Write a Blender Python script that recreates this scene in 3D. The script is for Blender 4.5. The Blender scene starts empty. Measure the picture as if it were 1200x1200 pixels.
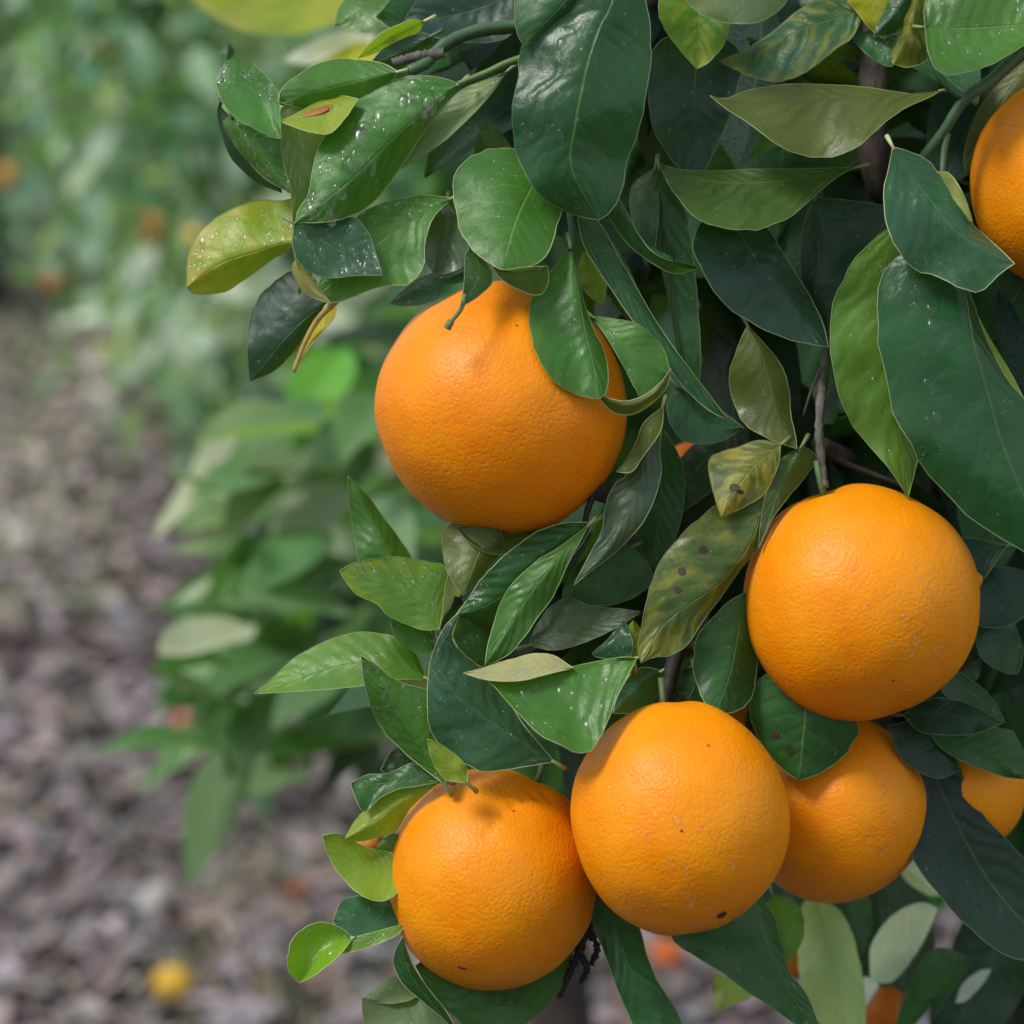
import bpy, math, random
import numpy as np
from mathutils import Vector, Matrix, Euler, noise as mnoise
R = math.radians
random.seed(7); rng = np.random.default_rng(7)
S = bpy.context.scene
COL = S.collection

# ------------------------------------------------------------------ camera, sky, sun, exposure
F = 2775.0            # focal length in photograph pixels (1200 px wide)
D = 0.80              # distance of the sharp plane
K = D / F             # metres per photograph pixel at that distance
CAM = Vector((0, 0, 1.35)); PITCH = R(14.5)
FW = Vector((0, math.cos(PITCH), -math.sin(PITCH))); UP = Vector((0, math.sin(PITCH), math.cos(PITCH))); RT = Vector((1, 0, 0))
cam = bpy.data.objects.new('camera', bpy.data.cameras.new('camera')); COL.objects.link(cam); S.camera = cam
cam.location = CAM; cam.rotation_euler = (R(90) - PITCH, 0, 0)
cam.data.sensor_width = 36; cam.data.lens = 36 * F / 1200; cam.data.clip_start = .02; cam.data.clip_end = 500
cam.data.dof.use_dof = True; cam.data.dof.focus_distance = D - .012; cam.data.dof.aperture_fstop = 7.6

SUN_EL, SUN_AZ = R(54), R(-118)      # azimuth clockwise from +Y (the view): from the left and a little behind the camera
W = bpy.data.worlds.new('World'); S.world = W; W.use_nodes = True
nt = W.node_tree; bg = nt.nodes['Background']
sky = nt.nodes.new('ShaderNodeTexSky'); sky.sky_type = 'NISHITA'; sky.sun_disc = False
sky.sun_elevation = SUN_EL; sky.sun_rotation = SUN_AZ; sky.air_density = 1.0; sky.dust_density = 3.0; sky.ozone_density = 1.0
mx = nt.nodes.new('ShaderNodeMix'); mx.data_type = 'RGBA'
tc = nt.nodes.new('ShaderNodeTexCoord'); cn = nt.nodes.new('ShaderNodeTexNoise'); cn.inputs['Scale'].default_value = 2.2; cn.inputs['Detail'].default_value = 5
cr = nt.nodes.new('ShaderNodeMapRange'); cr.inputs[1].default_value = .35; cr.inputs[2].default_value = .65; cr.inputs[3].default_value = .45; cr.inputs[4].default_value = .95
nt.links.new(tc.outputs['Generated'], cn.inputs['Vector']); nt.links.new(cn.outputs['Fac'], cr.inputs[0]); nt.links.new(cr.outputs[0], mx.inputs[0])
nt.links.new(sky.outputs[0], mx.inputs[6]); mx.inputs[7].default_value = (9.2, 9.8, 10.6, 1)     # cloud layer
nt.links.new(mx.outputs[2], bg.inputs['Color']); bg.inputs['Strength'].default_value = .056
sl = bpy.data.lights.new('sun', 'SUN'); sl.energy = 1.5; sl.angle = R(17); sl.color = (1, .96, .9)
so = bpy.data.objects.new('sun', sl); COL.objects.link(so)
sd = Vector((math.sin(SUN_AZ) * math.cos(SUN_EL), math.cos(SUN_AZ) * math.cos(SUN_EL), math.sin(SUN_EL)))
so.rotation_euler = sd.to_track_quat('Z', 'Y').to_euler(); so.location = (0, 0, 6)
S.view_settings.view_transform = 'Standard'; S.view_settings.look = 'None'; S.view_settings.gamma = 1
S.view_settings.exposure = 1.0
S.render.engine = 'CYCLES'
S.cycles.use_denoising = True
S.cycles.max_bounces = 6; S.cycles.transmission_bounces = 5; S.cycles.transparent_max_bounces = 8
S.cycles.caustics_reflective = False; S.cycles.caustics_refractive = True; S.cycles.blur_glossy = 1.0; S.cycles.sample_clamp_indirect = 4

def P(x, y, z=0.0):
    """photograph pixel + depth offset (in pixels at the sharp plane, negative = nearer) -> world point"""
    d = D + z * K
    return CAM + FW * d + RT * ((x - 600) / F * d) + UP * (-(y - 600) / F * d)
def PD(x, y, d): return P(x, y, (d - D) / K)
def to_px(v):
    q = v - CAM; d = q.dot(FW)
    return 600 + q.dot(RT) / d * F, 600 - q.dot(UP) / d * F, d

# ------------------------------------------------------------------ materials
class NT:
    def __init__(s, name):
        s.m = bpy.data.materials.new(name); s.m.use_nodes = True; s.t = s.m.node_tree; s.N = s.t.nodes; s.N.clear()
        s.out = s.N.new('ShaderNodeOutputMaterial')
    def n(s, k, **kw):
        x = s.N.new('ShaderNode' + k)
        for a, b in kw.items(): setattr(x, a, b)
        return x
    def put(s, sock, v):
        if hasattr(v, 'is_linked'): s.t.links.new(v, sock)
        elif v is not None: sock.default_value = v
    def math(s, op, a, b=None, c=None, clamp=False):
        x = s.n('Math', operation=op, use_clamp=clamp)
        s.put(x.inputs[0], a)
        if b is not None: s.put(x.inputs[1], b)
        if c is not None: s.put(x.inputs[2], c)
        return x.outputs[0]
    def mr(s, v, a, b, c=0., d=1., smooth=False):
        x = s.n('MapRange', interpolation_type='SMOOTHSTEP' if smooth else 'LINEAR')
        s.put(x.inputs[0], v)
        for i, q in enumerate((a, b, c, d)): s.put(x.inputs[1 + i], q)
        return x.outputs[0]
    def mix(s, f, a, b, mode='MIX'):
        x = s.n('Mix', data_type='RGBA', blend_type=mode)
        s.put(x.inputs[0], f); s.put(x.inputs[6], a); s.put(x.inputs[7], b)
        return x.outputs[2]
    def noise(s, vec, scale, detail=3, rough=.5):
        x = s.n('TexNoise'); s.put(x.inputs['Vector'], vec); x.inputs['Scale'].default_value = scale
        x.inputs['Detail'].default_value = detail; x.inputs['Roughness'].default_value = rough
        return x.outputs['Fac']
    def bump(s, h, strength, dist, nrm=None):
        x = s.n('Bump'); s.put(x.inputs['Height'], h); s.put(x.inputs['Strength'], strength); s.put(x.inputs['Distance'], dist)
        if nrm is not None: s.put(x.inputs['Normal'], nrm)
        return x.outputs[0]
    def bsdf(s, **kw):
        x = s.n('BsdfPrincipled')
        for a, b in kw.items(): s.put(x.inputs[a.replace('_', ' ')], b)
        return x
    def attr(s, name, typ): return s.n('Attribute', attribute_type=typ, attribute_name=name)

def c4(c): return (c[0], c[1], c[2], 1)

def leaf_material(name, per_object):
    t = NT(name)
    co = t.n('TexCoord'); oi = t.n('ObjectInfo')
    if per_object: base = oi.outputs['Color']
    else: base = t.attr('tint', 'GEOMETRY').outputs['Color']
    uv = t.n('SeparateXYZ'); t.put(uv.inputs[0], co.outputs['UV']); u, v = uv.outputs[0], uv.outputs[1]
    # v runs 0..1 across the blade with the midrib at 0.5
    av = t.math('MULTIPLY', t.math('ABSOLUTE', t.math('SUBTRACT', v, .5)), 2.)
    vec = co.outputs['Object']
    big = t.noise(vec, 45, 3); fine = t.noise(vec, 420, 3, .6)
    geo = t.n('NewGeometry')
    # lateral veins: slanted towards the tip, bent by noise
    w1 = t.math('ADD', t.math('MULTIPLY', u, 9.5), t.math('ADD', t.math('MULTIPLY', av, -2.1), t.math('MULTIPLY', big, 3.2)))
    tri = t.math('ABSOLUTE', t.math('SUBTRACT', t.math('FRACT', w1), .5))
    vein = t.math('MULTIPLY', t.mr(tri, .0, .045, 1., 0., True), t.mr(av, .96, .6, 0., 1.))
    swell = t.mr(tri, 0, .5, 0, 1, True)
    midr = t.mr(av, .010, .034, 1., 0., True)
    if per_object:
        ys = t.attr('yellowing', 'OBJECT').outputs['Fac']; br = t.attr('blemish', 'OBJECT').outputs['Fac']; vs = t.attr('vein', 'OBJECT').outputs['Fac']
        gl = t.attr('gloss', 'OBJECT').outputs['Fac']; rb = t.attr('ribs', 'OBJECT').outputs['Fac']
    else: ys = br = 0.; vs = .5; gl = .85; rb = .3
    c = t.mix(t.mr(big, .3, .7), t.mix(1., base, (.72, .8, .85, 1), 'MULTIPLY'), t.mix(1., base, (1.3, 1.2, 1.0, 1), 'MULTIPLY'))
    c = t.mix(t.math('MULTIPLY', fine, .22), c, t.mix(1., c, (1.5, 1.45, 1.3, 1), 'MULTIPLY'))
    cv = t.n('CombineXYZ'); t.put(cv.inputs[0], t.math('MULTIPLY', w1, .9)); t.put(cv.inputs[1], t.math('MULTIPLY', av, 1.1)); t.put(cv.inputs[2], t.math('MULTIPLY', oi.outputs['Random'], 20.))
    yn = t.math('ADD', t.math('MULTIPLY', t.noise(cv.outputs[0], 1.0, 3, .6), .75), t.math('MULTIPLY', t.noise(vec, 160, 3, .65), .25))
    ym = t.math('MULTIPLY', ys, t.math('ADD', t.mr(yn, .44, .64, 0, .9, True), t.math('ADD', t.mr(u, .72, 1., 0, .8, True), t.math('MULTIPLY', t.mr(av, .8, 1., 0, .6, True), t.mr(big, .4, .6)))), clamp=True)
    ym = t.math('MULTIPLY', ym, t.math('SUBTRACT', 1., t.math('MULTIPLY', t.math('MAXIMUM', vein, midr), .6)))
    c = t.mix(ym, c, (.36, .33, .035, 1))
    c = t.mix(t.math('MULTIPLY', vein, t.math('MULTIPLY', vs, .78)), c, t.mix(1., c, (2.1, 1.9, 1.7, 1), 'MULTIPLY'))
    c = t.mix(t.math('MULTIPLY', midr, t.math('MULTIPLY', vs, .85)), c, t.mix(.38, c, (.30, .40, .12, 1)))
    vor = t.n('TexVoronoi'); t.put(vor.inputs['Vector'], vec); vor.inputs['Scale'].default_value = 95
    pick = t.n('SeparateColor'); t.put(pick.inputs[0], vor.outputs['Color'])
    spot = t.math('MULTIPLY', t.mr(t.math('ADD', vor.outputs['Distance'], t.math('MULTIPLY', fine, .25)), .26, .36, 1, 0, True), t.mr(pick.outputs[0], .78, .8))
    c = t.mix(t.math('MULTIPLY', spot, br, clamp=True), c, (.035, .02, .01, 1))
    # tiny pale dust / dried water marks
    v2 = t.n('TexVoronoi'); t.put(v2.inputs['Vector'], vec); v2.inputs['Scale'].default_value = 520
    p2 = t.n('SeparateColor'); t.put(p2.inputs[0], v2.outputs['Color'])
    dust = t.math('MULTIPLY', t.mr(v2.outputs['Distance'], .2, .34, 1, 0, True), t.mr(p2.outputs[1], .955, .965))
    c = t.mix(t.math('MULTIPLY', dust, .22), c, (.30, .36, .24, 1))
    under = t.mix(.55, c, (.17, .23, .12, 1))
    h = t.math('ADD', t.math('MULTIPLY', swell, t.math('MULTIPLY', rb, .62)), t.math('ADD', t.math('MULTIPLY', midr, -1.0), t.math('MULTIPLY', big, 3.0)))
    h = t.math('ADD', h, t.math('MULTIPLY', t.noise(vec, 150, 3, .5), 1.3)); b1 = t.bump(h, .42, .0008)
    b2 = t.bump(t.math('ADD', fine, t.math('MULTIPLY', t.noise(vec, 1500, 2), .5)), .30, .00035, b1)
    rough = t.math('ADD', t.mr(t.noise(vec, 130, 4, .65), .3, .7, -.10, .12), t.mr(gl, 0, 1, .56, .26))
    p = t.bsdf(Base_Color=c, Roughness=rough, IOR=1.45, Normal=b2)
    p.inputs['Specular IOR Level'].default_value = .46
    tr = t.n('BsdfTranslucent'); t.put(tr.inputs['Color'], t.mix(1., t.mix(.25, c, (.25, .35, .02, 1)), (1.6, 1.9, .7, 1), 'MULTIPLY')); t.put(tr.inputs['Normal'], b1)
    ms = t.n('MixShader'); ms.inputs[0].default_value = .31
    t.put(ms.inputs[1], p.outputs[0]); t.put(ms.inputs[2], tr.outputs[0])
    t.put(t.out.inputs[0], ms.outputs[0])
    return t.m

def margin_material():
    t = NT('leaf_margin'); oi = t.n('ObjectInfo'); co = t.n('TexCoord')
    rm = t.attr('rim', 'OBJECT').outputs['Fac']
    c = t.mix(rm, oi.outputs['Color'], (.42, .46, .22, 1))
    c = t.mix(t.mr(t.noise(co.outputs['Object'], 160, 3), .56, .68, 0, .6), c, (.22, .15, .05, 1))
    t.put(t.out.inputs[0], t.bsdf(Base_Color=c, Roughness=.55).outputs[0]); return t.m

def peel_material():
    t = NT('orange_peel'); co = t.n('TexCoord'); vec = co.outputs['Object']
    oi = t.n('ObjectInfo')
    big = t.noise(vec, 28, 4, .55); mid = t.noise(vec, 120, 3)
    warp = t.n('Mix', data_type='VECTOR'); nz = t.n('TexNoise'); t.put(nz.inputs['Vector'], vec); nz.inputs['Scale'].default_value = 260
    va = t.n('VectorMath', operation='MULTIPLY_ADD'); t.put(va.inputs[0], nz.outputs['Color']); va.inputs[1].default_value = (.0014,) * 3; t.put(va.inputs[2], vec)
    v1 = t.n('TexVoronoi'); t.put(v1.inputs['Vector'], va.outputs[0]); v1.inputs['Scale'].default_value = 700
    v2 = t.n('TexVoronoi'); t.put(v2.inputs['Vector'], va.outputs[0]); v2.inputs['Scale'].default_value = 900
    pit = t.mr(v1.outputs['Distance'], .05, .62, 0, 1, True)
    pore = t.mr(v2.outputs['Distance'], .10, .28, 1, 0, True)
    base = oi.outputs['Color']
    c = t.mix(t.mr(big, .3, .7), t.mix(1., base, (.96, .84, .8, 1), 'MULTIPLY'), t.mix(1., base, (1.0, 1.12, 1.0, 1), 'MULTIPLY'))
    c = t.mix(t.mr(mid, .35, .7, 0, .35), c, t.mix(1., base, (1.0, 1.12, 1.2, 1), 'MULTIPLY'))
    c = t.mix(t.math('MULTIPLY', pore, .22), c, t.mix(1., c, (.82, .7, .6, 1), 'MULTIPLY'))
    # waxy bloom / scuffs
    sc = t.mr(t.noise(vec, 75, 6, .75), .67, .76, 0, .30, True)
    c = t.mix(sc, c, (.62, .42, .22, 1))
    # rare dark specks
    v3 = t.n('TexVoronoi'); t.put(v3.inputs['Vector'], vec); v3.inputs['Scale'].default_value = 130
    p3 = t.n('SeparateColor'); t.put(p3.inputs[0], v3.outputs['Color'])
    sp = t.math('MULTIPLY', t.mr(v3.outputs['Distance'], .05, .1, 1, 0, True), t.mr(p3.outputs[0], .93, .94))
    c = t.mix(t.math('MULTIPLY', sp, .75), c, (.12, .04, .008, 1))
    h = t.math('ADD', t.math('MULTIPLY', pit, 1.0), t.math('ADD', t.math('MULTIPLY', mid, 1.0), t.math('MULTIPLY', t.noise(vec, 760, 2, .5), 1.1)))
    b0 = t.bump(big, .35, .003)
    b = t.bump(h, .34, .00032, b0)
    rough = t.mr(t.noise(vec, 60, 3), .3, .7, .34, .48)
    p = t.bsdf(Base_Color=c, Roughness=rough, IOR=1.45, Normal=b)
    p.inputs['Specular IOR Level'].default_value = .27
    p.inputs['Subsurface Weight'].default_value = .18; p.inputs['Subsurface Radius'].default_value = (1, .35, .06); p.inputs['Subsurface Scale'].default_value = .004
    t.put(t.out.inputs[0], p.outputs[0]); return t.m

def plain(name, col, rough=.6, var=.35, scale=80, bumpd=.0008):
    t = NT(name); co = t.n('TexCoord'); n1 = t.noise(co.outputs['Object'], scale, 5, .6)
    c = t.mix(t.mr(n1, .3, .7), c4([q * (1 - var) for q in col]), c4([min(1, q * (1 + var)) for q in col]))
    t.put(t.out.inputs[0], t.bsdf(Base_Color=c, Roughness=rough, Normal=t.bump(n1, .6, bumpd)).outputs[0]); return t.m

def bark_material(name, a, b):
    t = NT(name); co = t.n('TexCoord'); mp = t.n('Mapping'); t.put(mp.inputs[0], co.outputs['Object']); mp.inputs['Scale'].default_value = (1, 1, .25)
    n1 = t.noise(mp.outputs[0], 260, 6, .7); n2 = t.noise(co.outputs['Object'], 40, 3)
    c = t.mix(t.mr(n1, .35, .65), c4(a), c4(b)); c = t.mix(t.mr(n2, .5, .7, 0, .4), c, (.13, .14, .10, 1))
    t.put(t.out.inputs[0], t.bsdf(Base_Color=c, Roughness=.75, Normal=t.bump(n1, .9, .002)).outputs[0]); return t.m

def water_material():
    # clear bead: sky mirrored on its outer face, a little light gathered inside, the surface below seen through it
    t = NT('water_drop'); tr = t.n('BsdfTransparent'); gl = t.n('BsdfGlossy'); gl.inputs['Roughness'].default_value = .2
    fr = t.n('Fresnel'); fr.inputs['IOR'].default_value = 1.33; ge = t.n('NewGeometry'); out = t.math('SUBTRACT', 1., ge.outputs['Backfacing'])
    tl = t.n('BsdfTranslucent'); m1 = t.n('MixShader'); t.put(m1.inputs[0], t.math('MULTIPLY', out, .14)); t.put(m1.inputs[1], tr.outputs[0]); t.put(m1.inputs[2], tl.outputs[0])
    m2 = t.n('MixShader'); t.put(m2.inputs[0], t.math('MULTIPLY', t.math('MULTIPLY', fr.outputs[0], 1.25, clamp=True), out)); t.put(m2.inputs[1], m1.outputs[0]); t.put(m2.inputs[2], gl.outputs[0])
    t.put(t.out.inputs[0], m2.outputs[0]); return t.m

def litter_material():
    t = NT('leaf_litter'); a = t.attr('tint', 'GEOMETRY').outputs['Color']; co = t.n('TexCoord')
    n = t.noise(co.outputs['Object'], 60, 4)
    c = t.mix(t.mr(n, .3, .7), t.mix(1., a, (.7, .7, .7, 1), 'MULTIPLY'), t.mix(1., a, (1.25, 1.25, 1.25, 1), 'MULTIPLY'))
    t.put(t.out.inputs[0], t.bsdf(Base_Color=c, Roughness=.5, Normal=t.bump(n, .6, .004)).outputs[0]); return t.m

def ground_material():
    t = NT('wet_soil'); co = t.n('TexCoord'); v = co.outputs['Object']
    n1 = t.noise(v, 9, 6, .7); n2 = t.noise(v, .9, 4)
    c = t.mix(t.mr(n1, .35, .65), (.035, .026, .025, 1), (.15, .12, .12, 1))
    c = t.mix(t.mr(n2, .5, .68, 0, .5), c, (.20, .18, .13, 1))
    t.put(t.out.inputs[0], t.bsdf(Base_Color=c, Roughness=.55, Normal=t.bump(n1, .8, .03)).outputs[0]); return t.m

M_LEAF = leaf_material('citrus_leaf', True); M_FOL = leaf_material('citrus_foliage', False); M_RIM = margin_material()
M_PEEL = peel_material(); M_WATER = water_material(); M_LIT = litter_material(); M_SOIL = ground_material()
M_BARK = bark_material('dark_bark', (.012, .008, .008), (.055, .038, .034))
M_TWIG_GREY = bark_material('grey_twig', (.045, .042, .035), (.17, .16, .14))
M_TWIG_GREEN = plain('green_twig', (.035, .085, .035), .5)
M_TWIG_DRY = plain('dry_twig', (.012, .010, .010), .7)
M_STALK = plain('pale_stalk', (.66, .74, .62), .5, .15)
M_OCHRE = plain('ochre_stalk', (.30, .24, .07), .6)
M_SCAR = plain('brown_scar', (.035, .016, .007), .7)
M_CALYX = plain('green_calyx', (.07, .12, .035), .6)

# ------------------------------------------------------------------ object helpers
def mesh_obj(name, verts, faces, mats, parent=None, origin=None, smooth=True, midx=None, uvs=None):
    o0 = Vector(origin) if origin is not None else Vector((0, 0, 0))
    me = bpy.data.meshes.new(name)
    me.from_pydata([tuple(Vector(v) - o0) for v in verts], [], faces)
    for m in mats: me.materials.append(m)
    if midx is not None: me.polygons.foreach_set('material_index', midx)
    if smooth: me.polygons.foreach_set('use_smooth', [True] * len(me.polygons))
    if uvs is not None:
        l = me.uv_layers.new(name='UVMap'); li = np.zeros(len(me.loops), np.int32); me.loops.foreach_get('vertex_index', li)
        l.data.foreach_set('uv', np.asarray(uvs, np.float32)[li].ravel())
    me.update()
    o = bpy.data.objects.new(name, me); COL.objects.link(o)
    if parent is not None:
        o.parent = parent; o.location = o0 - world_loc(parent)
    else: o.location = o0
    return o
WL = {}
def world_loc(o):
    l = Vector(o.location)
    return l + world_loc(o.parent) if o.parent else l
def thing(name, label, cat, loc, group=None):
    o = bpy.data.objects.new(name, None); COL.objects.link(o); o.location = loc; o.empty_display_size = .05
    o['label'] = label; o['category'] = cat
    if group: o['group'] = group
    return o
def tag(o, label=None, cat=None, group=None, kind=None):
    for k, v in (('label', label), ('category', cat), ('group', group), ('kind', kind)):
        if v: o[k] = v
    return o

def spline(pts, n):
    """Catmull-Rom through the points, resampled to n points evenly along its length"""
    p = np.array(pts, float)
    if len(p) > 2:
        q = np.vstack([2 * p[0] - p[1], p, 2 * p[-1] - p[-2]]); out = []
        for i in range(1, len(q) - 2):
            a, b, c, d = q[i - 1], q[i], q[i + 1], q[i + 2]
            for s in np.linspace(0, 1, 14, endpoint=False):
                out.append(.5 * ((2 * b) + (-a + c) * s + (2 * a - 5 * b + 4 * c - d) * s * s + (-a + 3 * b - 3 * c + d) * s ** 3))
        out.append(p[-1]); p = np.array(out)
    L = np.concatenate([[0], np.cumsum(np.linalg.norm(np.diff(p, axis=0), axis=1))])
    t = np.linspace(0, L[-1], n)
    return np.stack([np.interp(t, L, p[:, k]) for k in range(p.shape[1])], 1)

def tube_geo(pts, radii, seg=8):
    pts = [Vector(p) for p in pts]; vs = []; fs = []
    ref = None
    for i, p in enumerate(pts):
        tdir = (pts[min(i + 1, len(pts) - 1)] - pts[max(i - 1, 0)]).normalized()
        if ref is None: ref = tdir.orthogonal().normalized()
        ref = (ref - tdir * ref.dot(tdir)).normalized(); bi = tdir.cross(ref)
        for k in range(seg):
            a = 2 * math.pi * k / seg
            vs.append(p + (ref * math.cos(a) + bi * math.sin(a)) * radii[i])
    n = len(pts)
    for i in range(n - 1):
        for k in range(seg):
            k2 = (k + 1) % seg
            fs.append((i * seg + k, i * seg + k2, (i + 1) * seg + k2, (i + 1) * seg + k))
    fs.append(tuple(range(seg))[::-1]); fs.append(tuple((n - 1) * seg + k for k in range(seg)))
    return vs, fs

def twig(name, px, r0, r1, mat, parent, seg=8, knots=.0):
    """a tapered, slightly knotty stem through (x, y, z) photograph points; radii in pixels at the sharp plane"""
    n = max(6, len(px) * 7); q = spline(px, n); pts = [P(*a) for a in q]
    rad = [(r0 + (r1 - r0) * i / (n - 1)) * K * (1 + knots * (random.random() - .4)) for i in range(n)]
    vs, fs = tube_geo(pts, rad, seg)
    return mesh_obj(name, vs, fs, [mat], parent, pts[0])

# ------------------------------------------------------------------ fruit positions (photograph pixels, depth, radius)
FRUIT = {
 'A': (588, 479, 40, 147), 'B': (1008, 706, 10, 136), 'C': (796, 959, -45, 131), 'D': (577, 1030, 60, 125),
 'E': (976, 946, 135, 110), 'G': (1268, 215, 60, 130),
}
def dome(x, y, pad=6):
    """depth of the nearest fruit skin at a pixel (big when clear of fruit)"""
    z = 1e9
    for cx, cy, cz, r in FRUIT.values():
        dd = (x - cx) ** 2 + (y - cy) ** 2; rr = (r * 1.03) ** 2
        if dd < rr: z = min(z, cz - math.sqrt(rr - dd) - pad)
    return z

# ------------------------------------------------------------------ the orange tree in front
TREE = thing('orange_tree', 'sharp orange tree filling the right of the picture, laden with large ripe fruit', 'tree', (0.32, 1.28, 0))

COLR = {'dk': (.007, .039, .024), 'dg': (.015, .076, .026), 'mg': (.020, .094, .024), 'g': (.046, .152, .024), 'lg': (.088, .215, .026),
        'pl': (.15, .215, .10), 'gy': (.060, .11, .065), 'ol': (.072, .105, .020), 'yg': (.18, .27, .020), 'ye': (.38, .36, .025), 'tl': (.028, .098, .050), 'wh': (.42, .47, .36), 'cr': (.40, .42, .20), 'og': (.042, .092, .018)}
LEAVES = []
def L(base, mid, tip, A, B, z=(0, 0), e=(0, 0), c='mg', bow=0, wav=2.0, q=1.3, yel=0., blem=0., vein=.5, gloss=.5, rim=.22, drops=0, pet=14, over=False, n=26, k=6, label=None, und=18):
    e = (e[0] * 1.75, e[1] * 1.75); n_ = n; ls = spline([base] + mid + [tip], n_); a = spline([base] + A + [tip], n_); b = spline([base] + B + [tip], n_)
    for ed, sd_ in ((a, 3.7), (b, 9.1)):       # slightly uneven margins
        for i in range(1, n_ - 1): ed[i] += (ed[i] - ls[i]) * (.045 * mnoise.noise(Vector((i * .55, sd_, base[0]))) + .03 * mnoise.noise(Vector((i * 1.4, sd_, base[1]))))
    w = np.maximum(np.linalg.norm(a - ls, axis=1), np.linalg.norm(b - ls, axis=1)); wm = w.max() + 1e-6
    ph = random.random() * 6.28; ph2 = random.random() * 6.28
    verts = []; uvs = []; grid = []
    for i in range(n_):
        t = i / (n_ - 1); zc = z[0] + (z[1] - z[0]) * t + bow * 4 * t * (1 - t); pr = min(1., w[i] / wm * 1.15)
        row = []
        for j in range(-k, k + 1):
            s = abs(j) / k; E = a[i] if j < 0 else b[i]; ee = e[0] if j < 0 else e[1]
            xy = ls[i] * (1 - s) + E * s
            zz = zc + ee * pr * s ** q + wav * pr * s * (math.sin(t * 9 + ph + (2 if j < 0 else 0)) + .6 * math.sin(t * 19 + ph2 - (3 if j < 0 else 0)))
            zz += und * (.35 + .65 * s) * mnoise.noise(Vector((xy[0] / 62, xy[1] / 62, ph)))
            zz += 1.6 * mnoise.noise(Vector((xy[0] / 17, xy[1] / 17, ph2)))
            if over: zz = min(zz, dome(xy[0], xy[1]))
            row.append(len(verts)); verts.append(P(xy[0], xy[1], zz)); uvs.append((t, .5 + .5 * j / k))
        grid.append(row)
    faces = []; mi = []
    nrm = Vector((0, 0, 0))
    for i in range(n_ - 1):
        for j in range(2 * k):
            f = (grid[i][j], grid[i][j + 1], grid[i + 1][j + 1], grid[i + 1][j]); faces.append(f); mi.append(0)
    ci = n_ // 2
    nrm = (verts[grid[ci][2 * k]] - verts[grid[ci][0]]).cross(verts[grid[ci + 2][k]] - verts[grid[ci - 2][k]])
    if nrm.dot(CAM - verts[grid[ci][k]]) < 0: faces = [f[::-1] for f in faces]
    # thickened margin all round and a petiole
    loop = [grid[i][0] for i in range(n_)] + [grid[i][2 * k] for i in range(n_ - 2, 0, -1)]
    lp = [verts[i] for i in loop]; m_ = len(lp); sg = 4; o0 = len(verts)
    ref = (CAM - verts[grid[ci][k]]).normalized()
    for i in range(m_):
        td = (lp[(i + 1) % m_] - lp[i - 1]);  td = td.normalized() if td.length > 1e-9 else RT
        r1 = (ref - td * ref.dot(td)); r1 = r1.normalized() if r1.length > 1e-6 else td.orthogonal().normalized(); b1 = td.cross(r1)
        for s in range(sg):
            an = math.pi / 4 + s * math.pi / 2
            verts.append(lp[i] + (r1 * math.cos(an) + b1 * math.sin(an)) * (.62 * K)); uvs.append((.5, .5))
    for i in range(m_):
        i2 = (i + 1) % m_
        for s in range(sg):
            s2 = (s + 1) % sg; faces.append((o0 + i * sg + s, o0 + i * sg + s2, o0 + i2 * sg + s2, o0 + i2 * sg + s)); mi.append(1)
    if pet:
        d0 = ls[0] - ls[2]; d0 = d0 / (np.linalg.norm(d0) + 1e-6); b0 = ls[0]
        pp = [P(b0[0] - d0[0] * 4, b0[1] - d0[1] * 4, z[0]), P(b0[0] + d0[0] * pet * .5, b0[1] + d0[1] * pet * .5, z[0] + 4), P(b0[0] + d0[0] * pet, b0[1] + d0[1] * pet, z[0] + 14)]
        vs, fs = tube_geo(pp, [1.6 * K, 2.4 * K, 3.2 * K], 6); o1 = len(verts); verts += vs; uvs += [(.5, .5)] * len(vs)
        for f in fs: faces.append(tuple(o1 + q_ for q_ in f)); mi.append(1)
    o = mesh_obj('leaf', verts, faces, [M_LEAF, M_RIM], TREE, verts[grid[0][k]], True, mi, uvs)
    cc = COLR[c] if isinstance(c, str) else c
    jit = [1 + .12 * (random.random() - .5) for _ in range(3)]
    o.color = (cc[0] * jit[0], cc[1] * jit[1], cc[2] * jit[2], 1)
    o['yellowing'] = float(yel); o['blemish'] = float(blem); o['vein'] = float(vein); o['gloss'] = float(gloss); o['rim'] = float(rim)
    o['ribs'] = float(min(1., (np.linalg.norm(ls[-1] - ls[0]) / 230) ** 1.6))
    if label: o['label'] = label
    LEAVES.append(o)
    if not drops and pet and n_ > 20 and z[0] < 100 and c not in ('dk',): drops = (9, 3.0, 0)
    if drops:
        G = [[verts[grid[i][j]] for j in range(2 * k + 1)] for i in range(n_)]
        leaf_drops(o, G, *drops)
    return o

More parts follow.
